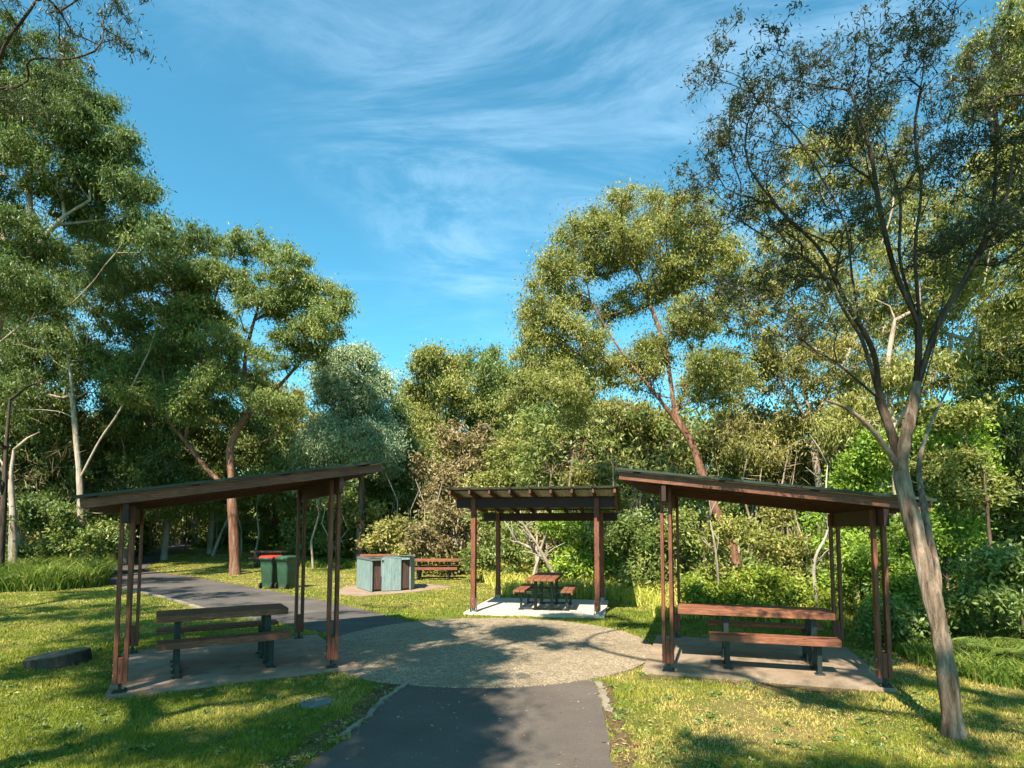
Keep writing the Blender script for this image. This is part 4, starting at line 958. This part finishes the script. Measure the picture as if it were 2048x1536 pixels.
for a in [
 ('bright green shrub behind the right side of the middle shelter', 1150, 1090, 19, 70, 60, 'bright'),
 ('bushy green shrub in the gap between middle and right shelters', 1255, 1080, 18, 65, 80, 'gum'),
 ('dark shrub behind the right shelter left posts', 1345, 1090, 17.5, 60, 90, 'fern'),
 ('yellowish wattle bush framed by the right shelter', 1515, 1090, 13.6, 100, 75, 'yellow'),
 ('olive bush below the right shelter roof near its right posts', 1610, 1060, 14.5, 60, 80, 'olive'),
 ('dark bush framed in the upper left of the right shelter', 1405, 1020, 17, 70, 60, 'gum'),
 ('lime green low bush behind the left end of the right shelter table', 1400, 1175, 12.6, 55, 34, 'lime'),
 ('lime green low bush behind the middle of the right shelter table', 1510, 1180, 12.2, 45, 32, 'lime'),
 ('pale lime low bush behind the right end of the right shelter table', 1590, 1190, 12.2, 60, 24, 'lime'),
 ('leafy shrub seen between the right posts of the right shelter', 1700, 1110, 12.4, 50, 90, 'bright')]:
    bush(*a[:6], leaf=a[6], group=G2)
G3 = 'shrubs across the middle background'
for a in [
 ('dry pinkish brown domed shrub left of the middle shelter roof', 920, 895, 30, 72, 46, 'dry'),
 ('dry pinkish shrub hanging below the brown domed one', 885, 970, 29, 48, 60, 'dry'),
 ('yellow olive shrub rising behind the middle shelter roof', 1020, 935, 28, 80, 52, 'yellow'),
 ('tangle of grey twigs right of the yellow olive shrub above the middle shelter', 1135, 915, 26, 65, 60, 'twig'),
 ('drooping pinkish shrub left of the middle shelter', 905, 1040, 24, 62, 62, 'dry'),
 ('dark shadowy shrub behind the left posts of the middle shelter', 1000, 1100, 21.5, 75, 55, 'gum'),
 ('olive shrub directly above the barbecue', 800, 1070, 26, 62, 50, 'olive'),
 ('green shrub between the bins and the barbecue', 650, 1060, 31, 62, 52, 'gum'),
 ('olive shrub behind the right posts of the left shelter', 730, 1040, 31, 60, 70, 'olive'),
 ('dull green shrub to the right of the barbecue table', 868, 1100, 24.5, 60, 45, 'olive'),
 ('twiggy grey shrub seen through the middle shelter', 1080, 1070, 22, 55, 55, 'twig'),
 ('bushy olive shrub behind the top right of the middle shelter roof', 1200, 960, 22, 60, 60, 'olive')]:
    bush(*a[:6], leaf=a[6], group=G3)
G4 = 'shrubs along the left edge of the bush'
for a in [
 ('yellow flowering bush above the left shelter roof', 370, 935, 36, 62, 42, 'yellow'),
 ('green bush beyond the long grass at far left', 60, 1055, 23, 85, 65, 'dark'),
 ('green bush behind the thin blue grey stake', 170, 1060, 24, 70, 58, 'gum'),
 ('green bush on the left of the far driveway bend', 275, 1055, 33, 50, 42, 'gum'),
 ('pale green bush on the far side of the driveway bend', 345, 1045, 50, 60, 40, 'olive'),
 ('small bush left of the reddish forked trunk', 410, 1060, 42, 45, 40, 'gum'),
 ('small bush right of the reddish forked trunk', 505, 1060, 40, 55, 42, 'gum'),
 ('bush behind the wheeled bins', 590, 1060, 38, 55, 42, 'gum')]:
    bush(*a[:6], leaf=a[6], group=G4)

# far bush that closes the view
def mass(name, label, pts_fn, n, leaf, L, Wd, spread, per):
    C = np.array([pts_fn() for _ in range(n)]); V, Fc, v = leaves(C, None, L, Wd, spread, per, 0.7, 0.3)
    o = link(name, np_mesh(name, V, Fc, LM[leaf], v)); return tag(o, label, 'forest', kind='stuff')
def far_pt():
    Y = random.uniform(44, 62); px = random.uniform(-500, 2600)
    top = 860 if px > 1100 or px < 600 else 880
    x = (px-1024)/F*Y; g_ = gz(x, Y); zt_ = at(px, top+random.uniform(-30, 30), Y)[2]
    return (x, Y, random.uniform(g_, zt_))
mass('distant_forest', 'far continuous bush closing the view behind every tree', far_pt, 3400, 'gum', 0.5, 0.2, 1.3, 60)
def mid_pt_r():
    px = random.uniform(1040, 2500); Y = random.uniform(23, 30) if px < 1750 else random.uniform(17, 24)
    x = (px-1024)/F*Y; z_ = max(gz(x, Y)+0.1, at(px, random.uniform(820, 1160), Y)[2]); return (x, Y, z_)
mass('understorey', 'dense shaded understorey behind the right shelter', mid_pt_r, 1700, 'gum', 0.26, 0.1, 0.8, 60)
def mid_pt_l():
    px = random.uniform(-300, 660); Y = random.uniform(30, 42)
    x = (px-1024)/F*Y; z_ = max(gz(x, Y)+0.2, at(px, random.uniform(830, 1075), Y)[2]); return (x, Y, z_)
def drive_clear(fn):
    def g():
        while True:
            p = fn(); q = (p[0], p[1])
            if not inpoly(road_wide, np.array([q[0]]), np.array([q[1]]))[0]: return p
    return g
rp_ = np.array(road_poly); cen_ = rp_.mean(0); road_wide = [(-30, 60), (-8, 60), (-8.5, 30), (-9.5, 22), (-17, 22), (-19.5, 32)]
mass('understorey', 'dense shaded understorey behind the left shelter', drive_clear(mid_pt_l), 1000, 'olive', 0.34, 0.13, 0.95, 60)
def tw_l():
    px = random.uniform(-300, 430); Y = random.uniform(23, 30)
    x = (px-1024)/F*Y; z_ = max(gz(x, Y)+0.2, at(px, random.uniform(800, 1060), Y)[2]); return (x, Y, z_)
mass('bare_twigs', 'haze of fine grey brown twigs among the trunks at left', drive_clear(tw_l), 170, 'twig', 0.7, 0.02, 1.0, 22)
def tw_r():
    px = random.uniform(1050, 1800); Y = random.uniform(19, 24)
    x = (px-1024)/F*Y; z_ = max(gz(x, Y)+0.2, at(px, random.uniform(760, 1120), Y)[2]); return (x, Y, z_)
mass('bare_twigs', 'haze of fine grey brown twigs behind the right shelter', tw_r, 190, 'twig', 0.5, 0.014, 0.8, 22)

def low_pt():
    Y = random.uniform(12.8, 19); px = random.uniform(1730, 2600)
    x = (px-1024)/F*Y; return (x, Y, gz(x, Y)+abs(random.gauss(0, 0.5))+0.1)
mass('understorey', 'low dark undergrowth on the ground beyond the leaning tree', low_pt, 520, 'fern', 0.16, 0.06, 0.4, 70)
def low_pt2():
    Y = random.uniform(16.5, 22); px = random.uniform(1230, 1760)
    x = (px-1024)/F*Y; return (x, Y, gz(x, Y)+abs(random.gauss(0, 0.45))+0.1)
mass('understorey', 'low undergrowth on the ground behind the right shelter', low_pt2, 420, 'gum', 0.17, 0.06, 0.45, 70)
def low_c():
    Y = random.uniform(33, 40); px = random.uniform(760, 1120)
    x = (px-1024)/F*Y; return (x, Y, max(gz(x, Y)+0.2, at(px, random.uniform(880, 1080), Y)[2]))
mass('understorey', 'sunlit olive scrub filling the bush behind the middle shelter', low_c, 420, 'yellow', 0.34, 0.12, 0.9, 60)
# thin stems standing all through the far bush
Vs = []; Fs = []; off = 0
for i in range(300):
    px = random.choice([random.uniform(1040, 2100), random.uniform(-60, 640), random.uniform(640, 1040)]); Y = random.uniform(19.5, 25) if px > 1040 else random.uniform(26, 40)
    if 150 < px < 470: Y = random.uniform(36, 42)
    if 470 < px < 760 and random.random() < 0.8: continue
    x = (px-1024)/F*Y; g_ = gz(x, Y); h_ = random.uniform(2.2, 5.0); lean = random.gauss(0, 0.16)*h_; b_ = random.gauss(0, 0.04)*h_
    P = np.array([[x, Y, g_], [x+lean*.4+b_, Y, g_+h_*.35], [x+lean*.7-b_, Y+.2, g_+h_*.7], [x+lean, Y, g_+h_]]); r_ = random.uniform(0.02, 0.07)
    V, Fc = tube_arrays(P, np.array([r_, r_*.8, r_*.6, r_*.3]), 5); Vs.append(V); Fs.append(Fc+off); off += len(V)
o = link('bush_stems', np_mesh('bush_stems', np.concatenate(Vs), np.concatenate(Fs), BM['pale'], smooth=True)); tag(o, 'countless thin pale stems through the far bush', 'stems', kind='stuff')

# ---- trees standing beside and behind the photographer: they shade the foreground and reach in at top left
def over_polys():
    return [[np.array([-9.2, 3.6, 0]), np.array([-9.1, 3.8, 3]), np.array([-8.6, 4.2, 5.5]), np.array([-8.0, 4.6, 7.2])],
            [at(-60, 300, 7.2)*1.0, at(-20, 180, 7.2), at(60, 120, 7.2), at(140, 118, 7.1), at(205, 95, 7.0), at(248, 62, 7.0)],
            [at(-60, 300, 7.2), at(20, 225, 7.2), at(110, 222, 7.2), at(170, 190, 7.2)],
            [at(-20, 180, 7.2), at(10, 90, 7.0), at(60, 20, 6.9), at(110, -60, 6.8)]]
op = over_polys(); op[1][0] = op[0][-2]; op[2][0] = op[0][-2]
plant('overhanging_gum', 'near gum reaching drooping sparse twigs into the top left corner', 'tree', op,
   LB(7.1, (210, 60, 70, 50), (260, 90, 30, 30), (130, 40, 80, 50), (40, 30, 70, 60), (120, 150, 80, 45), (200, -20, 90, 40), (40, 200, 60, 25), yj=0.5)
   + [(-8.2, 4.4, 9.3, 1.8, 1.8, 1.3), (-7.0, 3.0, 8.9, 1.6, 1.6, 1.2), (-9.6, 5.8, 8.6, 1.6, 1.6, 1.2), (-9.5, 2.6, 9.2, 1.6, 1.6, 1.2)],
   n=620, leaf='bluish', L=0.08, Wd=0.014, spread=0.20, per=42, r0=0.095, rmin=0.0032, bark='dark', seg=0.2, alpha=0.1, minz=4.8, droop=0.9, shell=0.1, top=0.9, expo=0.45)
BT = []
def shade_tree(label, x, y, H, lob, n, per=110, spread=0.45, leaf='gum', minz=None, r0=0.2):
    polys = [[np.array([x, y, -0.05]), np.array([x+0.1, y, H*0.25]), np.array([x-0.1, y+0.1, H*0.45]), np.array([x, y, H*0.6])]]
    return plant('gum_tree', label, 'tree', polys, lob, n=n, leaf=leaf, L=0.17, Wd=0.06, spread=spread, per=per, r0=r0, rmin=0.012, bark='brown', seg=0.5, minz=H*0.4, droop=0.5, group='gums behind the photographer that shade the foreground', ex=0)
shade_tree('gum behind and left of the camera shading the left shelter', -7.6, -2.5, 11,
   [(-6.3, 2.7, 9.2, 2.3, 1.9, 0.8), (-8.4, 1.2, 9.2, 1.6, 1.5, 0.8), (-5.0, 0.6, 9.4, 1.9, 1.5, 0.8), (-4.6, 3.6, 9.4, 1.5, 1.3, 0.6), (-9.8, 3.4, 9.4, 1.7, 1.3, 0.8), (-6.9, 0.1, 9.3, 1.5, 1.2, 0.6), (-6.4, -2.3, 9.4, 1.3, 0.4, 0.4)], 480, per=64)
shade_tree('gum directly behind the camera shading the footpath', -3.4, -5.0, 11,
   [(-3.9, -0.4, 9.3, 1.0, 1.1, 0.6), (-4.2, -2.2, 9.4, 1.4, 1.2, 0.7), (-3.5, 1.4, 9.2, 0.7, 0.9, 0.5), (-2.6, 3.2, 9.4, 0.6, 0.7, 0.4)], 230)
shade_tree('gum behind and right of the camera dappling the right lawn', 2.6, -5.5, 10.5,
   [(1.1, -0.6, 9.0, 0.5, 0.25, 0.2), (1.9, -1.3, 9.0, 0.4, 0.25, 0.2), (0.1, 0.6, 9.2, 0.7, 0.3, 0.3), (2.4, 0.2, 9.2, 0.9, 0.35, 0.3), (-0.9, -2.0, 8.8, 0.35, 0.4, 0.3), (-1.3, 4.9, 9.6, 1.0, 0.35, 0.25), (-0.4, 3.9, 9.6, 0.45, 0.3, 0.25),
    (-1.8, 2.1, 9.4, 0.5, 0.25, 0.2), (3.6, -1.6, 8.6, 0.9, 0.4, 0.4), (0.0, -2.6, 9, 0.5, 0.3, 0.3), (1.4, -2.3, 9.2, 0.35, 0.2, 0.2), (0.6, -0.6, 9.2, 0.4, 0.2, 0.2), (2.8, -0.9, 9.4, 0.5, 0.22, 0.2), (1.7, 1.7, 9.5, 0.5, 0.25, 0.2), (2.2, 1.2, 9.5, 0.9, 0.25, 0.2), (3.2, 1.3, 9.3, 0.8, 0.3, 0.2), (1.6, 0.6, 11.6, 1.6, 0.9, 0.5), (3.4, 0.9, 12.0, 1.5, 0.9, 0.5)], 290, per=80, spread=0.32)
shade_tree('gum left of the camera shading the left lawn and driveway', -15.5, 4.5, 12,
   [(-13.0, 5.5, 9.8, 2.0, 1.6, 0.9), (-11.6, 8.8, 9.8, 1.2, 0.8, 0.6), (-14.6, 9.5, 10, 2.0, 1.6, 1.0), (-16.5, 5.0, 10, 2.0, 2.0, 1.0), (-16.5, 13.0, 10.5, 1.8, 1.6, 1.0)], 260, per=80)

# ------------------------------------------------------------------ grass and ferns
def blades(X, Y, Z, hmin, hmax, w, lean, v, seg2=False):
    n = len(X); a = rng.uniform(0, 2*np.pi, n); h = rng.uniform(hmin, hmax, n); wx = np.cos(a)*w/2; wy = np.sin(a)*w/2
    b = rng.uniform(0, 2*np.pi, n); ln = lean*h*rng.uniform(0.2, 1, n); lx = np.cos(b)*ln; ly = np.sin(b)*ln
    if not seg2:
        V = np.stack([np.stack([X-wx, Y-wy, Z], 1), np.stack([X+wx, Y+wy, Z], 1), np.stack([X+lx, Y+ly, Z+h], 1)], 1).reshape(-1, 3)
        return V, np.arange(3*n).reshape(-1, 3), v
    m_ = 0.55; V = np.stack([np.stack([X-wx, Y-wy, Z], 1), np.stack([X+wx, Y+wy, Z], 1), np.stack([X+lx*.3+wx*.8, Y+ly*.3+wy*.8, Z+h*m_], 1), np.stack([X+lx*.3-wx*.8, Y+ly*.3-wy*.8, Z+h*m_], 1), np.stack([X+lx, Y+ly, Z+h*(1-0.25*lean)], 1)], 1).reshape(-1, 3)
    i = np.arange(n)[:, None]*5
    Fq = np.concatenate([i+np.array([[0, 1, 2]]), i+np.array([[0, 2, 3]]), i+np.array([[3, 2, 4]])])
    return V, Fq, np.tile(v, 3)
def fbm(x, y, s, seed=0):
    r_ = np.random.default_rng(seed); o_ = np.zeros_like(x)
    for k in range(5):
        f_ = s*1.9**k; a1, a2, p1, p2 = r_.uniform(-1, 1), r_.uniform(-1, 1), r_.uniform(0, 6), r_.uniform(0, 6)
        o_ += (np.sin(x*f_*(1+0.3*a1)+y*f_*a2*0.9+p1)*np.cos(y*f_*(1-0.3*a2)+x*f_*a1*0.7+p2))/1.45**k
    return o_
NB = 900000
Yg = 4.3*np.exp(rng.uniform(0, 1, NB)**1.0*math.log(34/4.3)); Xg = (rng.uniform(-60, 2108, NB)-1024)/F*Yg
keep = np.ones(NB, bool)
for poly in HARD: keep &= ~inpoly(poly, Xg, Yg)
keep &= ~(inpoly(sh1, Xg, Yg) & (rng.uniform(size=NB) < 0.75)); keep &= ~(inpoly(sh2, Xg, Yg) & (rng.uniform(size=NB) < 0.75))
for wp in (w1, w2): keep &= ~(inpoly(wp, Xg, Yg) & (rng.uniform(size=NB) < 0.5))
for kp in (k1, k2, k3): keep &= ~inpoly(kp, Xg, Yg)
dry = np.clip(0.5+0.5*fbm(Xg, Yg, 0.9, 3), 0, 1)
dry = dry*np.where((Xg > 0) & (Yg < 9), 1.0, 0.5)+np.where((Yg > 14), 0.25, 0)+np.where((Xg > 0) & (Yg < 9), 0.12, 0)
keep &= rng.uniform(size=NB) > dry*0.7
Xg, Yg, dry = Xg[keep], Yg[keep], dry[keep]; Zg = terrain(Xg, Yg)-0.006
cl = np.clip(0.5+0.5*fbm(Xg, Yg, 3.1, 9), 0, 1)
hh = (0.018+0.035*cl)*(1-0.4*dry)
v = np.clip(0.15+0.30*cl+0.62*dry+rng.normal(size=len(Xg))*0.14, 0, 1)
V, Fc, v = blades(Xg, Yg, Zg, hh*0.6, hh*1.3, 0.0016*Yg+0.001, 0.9, v)
o = link('lawn_grass', np_mesh('lawn_grass', V, Fc, LM['grass'], v)); tag(o, 'short lawn grass around the shelters and paths', 'grass', kind='stuff')

def tuft_field(name, label, poly_px, n, hmin, hmax, w, leaf, lean=0.7, plane=None):
    P = [tuple(G(*q)[:2]) for q in poly_px]; xs_ = [p[0] for p in P]; ys_ = [p[1] for p in P]
    X = rng.uniform(min(xs_), max(xs_), n*3); Y = rng.uniform(min(ys_), max(ys_), n*3); k = inpoly(P, X, Y); X, Y = X[k][:n], Y[k][:n]
    c_ = np.clip(0.5+0.5*fbm(X, Y, 2.0, 5), 0, 1); kk = rng.uniform(size=len(X)) < 0.35+0.65*c_; X, Y, c_ = X[kk], Y[kk], c_[kk]
    v = np.clip(0.25+0.45*c_+rng.normal(size=len(X))*0.2, 0, 1)
    V, Fc, v = blades(X, Y, terrain(X, Y), hmin, hmax*(0.6+0.4*c_), w, lean, v, True)
    o = link(name, np_mesh(name, V, Fc, LM[leaf], v)); return tag(o, label, 'grass', kind='stuff')
tuft_field('long_grass', 'long dark grass clump beside the driveway at far left', [(-150, 1190), (120, 1182), (212, 1172), (222, 1150), (200, 1128), (-150, 1118)], 60000, 0.5, 1.25, 0.03, 'tall', 0.9)
tuft_field('long_grass', 'long pale grass behind the middle shelter', [(960, 1160), (1010, 1192), (1225, 1202), (1330, 1225), (1345, 1195), (1330, 1150), (1150, 1120), (940, 1112)], 42000, 0.25, 0.75, 0.028, 'straw', 0.9)
tuft_field('long_grass', 'long grass behind the right shelter slab', [(1300, 1235), (1420, 1240), (1700, 1260), (1720, 1225), (1640, 1200), (1340, 1190)], 26000, 0.2, 0.5, 0.02, 'straw', 0.9)
tuft_field('long_grass', 'long shaded grass under the bush right of the right shelter', [(1765, 1290), (1830, 1330), (1960, 1370), (2200, 1400), (2200, 1260), (1760, 1215)], 36000, 0.15, 0.42, 0.016, 'tall', 0.9)
tuft_field('long_grass', 'rough grass at the foot of the bush behind the barbecue', [(600, 1135), (960, 1140), (960, 1115), (600, 1105)], 24000, 0.15, 0.5, 0.04, 'tall', 0.9)
tuft_field('long_grass', 'rough grass along the bush beyond the reddish trunk', [(380, 1095), (600, 1108), (600, 1092), (420, 1082)], 14000, 0.15, 0.45, 0.06, 'tall', 0.9)

def fern(label, px, py, sc, group, leaf='fern', nf=11):
    q = G(px, py); t = thing('fern', label, 'fern', q, random.uniform(0, 6), group)
    Vs = []; n_l = 26
    for i in range(nf):
        a = i/nf*2*math.pi+random.uniform(-.25, .25); L_ = sc*random.uniform(0.75, 1.15); s_ = np.linspace(0.1, 1, n_l); up = random.uniform(0.75, 1.15)
        r_ = L_*s_*0.85; z_ = L_*up*(s_*1.15-0.85*s_**2.2); cx = np.stack([np.cos(a)*r_, np.sin(a)*r_, z_], 1)
        side = np.array([-math.sin(a), math.cos(a), 0]); w_ = L_*0.26*np.sin(np.pi*np.clip(s_*0.93+0.07, 0, 1))**0.8
        fw = np.array([math.cos(a), math.sin(a), 0])
        for sg in (-1, 1):
            tip = cx+side*sg*w_[:, None]+fw*0.05*L_+np.array([0, 0, -0.04*L_]); b1 = cx+fw*0.012*L_; b2 = cx-fw*0.012*L_; m_ = (cx+tip)/2+np.array([0, 0, 0.012])
            Vs.append(np.stack([b2, m_-fw*0.014*L_, tip, m_+fw*0.014*L_], 1).reshape(-1, 3))
    V = np.concatenate(Vs); Fq = np.arange(len(V)).reshape(-1, 4)
    link('frond', np_mesh('frond', V, Fq, LM[leaf], rng.uniform(0.2, 0.9, len(Fq))), t)
    mb = MB(); mb.tube([(0, 0, -0.05), (0, 0, 0.12*sc)], 0.05*sc, 6); mb.build('stem', BM['dark'], t)
GF = 'ferns under the bush at the right'
for lb, px, py, sc in [
  ('bluish fern under the bush nearest the right edge', 2025, 1330, 0.75), ('fern just right of the leaning trunk', 1955, 1290, 0.7), ('fern behind the leaning trunk', 1835, 1268, 0.6),
  ('tall fern high against the dark shrub at right', 2000, 1262, 0.85), ('fern half out of the right edge', 2075, 1280, 0.9), ('small fern between the right shelter and leaning trunk', 1800, 1258, 0.45)]:
    fern(lb, px, py, sc*1.2, GF, nf=13)
GF2 = 'lime green ferns behind the right shelter table'
for lb, px, py, sc in [('lime fern left of the slanting brown trunk', 1425, 1222, 0.75), ('tall lime fern right of the slanting brown trunk', 1492, 1222, 0.95), ('lime fern above the middle of the table', 1545, 1215, 0.7), ('small lime fern near the crooked pale stem', 1600, 1215, 0.6)]:
    fern(lb, px, py, sc, GF2, 'lime')

# fallen leaves
def scatter(name, label, polys, n, z, size, leaf):
    Vs = []; 
    for P in polys:
        xs_ = [p[0] for p in P]; ys_ = [p[1] for p in P]; X = rng.uniform(min(xs_), max(xs_), n); Y = rng.uniform(max(3.5, min(ys_)), max(ys_), n); k = inpoly(P, X, Y); X, Y = X[k], Y[k]
        m_ = len(X); a = rng.uniform(0, 6.28, m_); l = size*rng.uniform(0.5, 1.3, m_); w_ = l*0.3
        ax = np.stack([np.cos(a), np.sin(a), rng.uniform(-.2, .3, m_)], 1); sd_ = np.stack([-np.sin(a), np.cos(a), rng.uniform(-.4, .4, m_)], 1)
        c_ = np.stack([X, Y, np.full(m_, z)+0.006], 1)
        Vs.append(np.stack([c_-ax*l[:, None]/2, c_+sd_*w_[:, None]/2, c_+ax*l[:, None]/2, c_-sd_*w_[:, None]/2], 1).reshape(-1, 3))
    V = np.concatenate(Vs); Fq = np.arange(len(V)).reshape(-1, 4)
    o = link(name, np_mesh(name, V, Fq, LM[leaf], rng.uniform(0, 1, len(Fq)))); return tag(o, label, 'fallen leaves', kind='stuff')
scatter('fallen_leaves', 'scattered dry leaves on the footpath', [path_poly], 420, 0.014, 0.035, 'litter')
scatter('fallen_leaves', 'dry leaf litter along the earth verges of the footpath', [sh1, sh2], 900, 0.012, 0.045, 'litter')
scatter('fallen_leaves', 'dry leaves on the pebble circle and slabs', [plaza_poly, slab_polys['left'], slab_polys['right']], 260, 0.047, 0.03, 'litter')
lawnR = [tuple(G(*q)[:2]) for q in ((1230, 1500), (1240, 1390), (1760, 1400), (2048, 1440), (2048, 1536), (1240, 1536))]
scatter('fallen_leaves', 'brown leaf litter lying in the lawn at the lower right', [lawnR], 1300, 0.022, 0.04, 'litter')
def scatter_tufts(name, label, n, leafk, mode):
    X = []; 
    while len(X) < n:
        Y = 4.4*math.exp(random.random()*math.log(16/4.4)); px = random.uniform(-40, 2090); x = (px-1024)/F*Y
        if not any(inpoly(p, np.array([x]), np.array([Y]))[0] for p in HARD): X.append((x, Y, gz(x, Y)+0.02))
    C = np.array(X)
    if mode == 'weed': V, Fc, v = leaves(C, None, 0.045, 0.022, 0.07, 26, 0.3, -0.2)
    else: V, Fc, v = leaves(C, None, 0.11, 0.012, 0.22, 4, 0.05, 0.0); 
    if mode != 'weed':
        V = V.reshape(-1, 4, 3); c0_ = V.mean(1, keepdims=True); V[..., 2] = (V[..., 2]-c0_[..., 2])*0.15+0.035+terrain(V[..., 0], V[..., 1]); V = V.reshape(-1, 3)
    o = link(name, np_mesh(name, V, Fc, LM[leafk], v)); tag(o, label, 'ground cover', kind='stuff')
scatter_tufts('lawn_weeds', 'small broad leaved weeds growing through the lawn', 420, 'gum', 'weed')
scatter_tufts('bark_litter', 'strips of fallen bark and twigs on the lawn', 340, 'dry', 'bark')
print('verts', sum(len(o.data.vertices) for o in S.objects if o.type == 'MESH'), 'objs', len(S.objects))
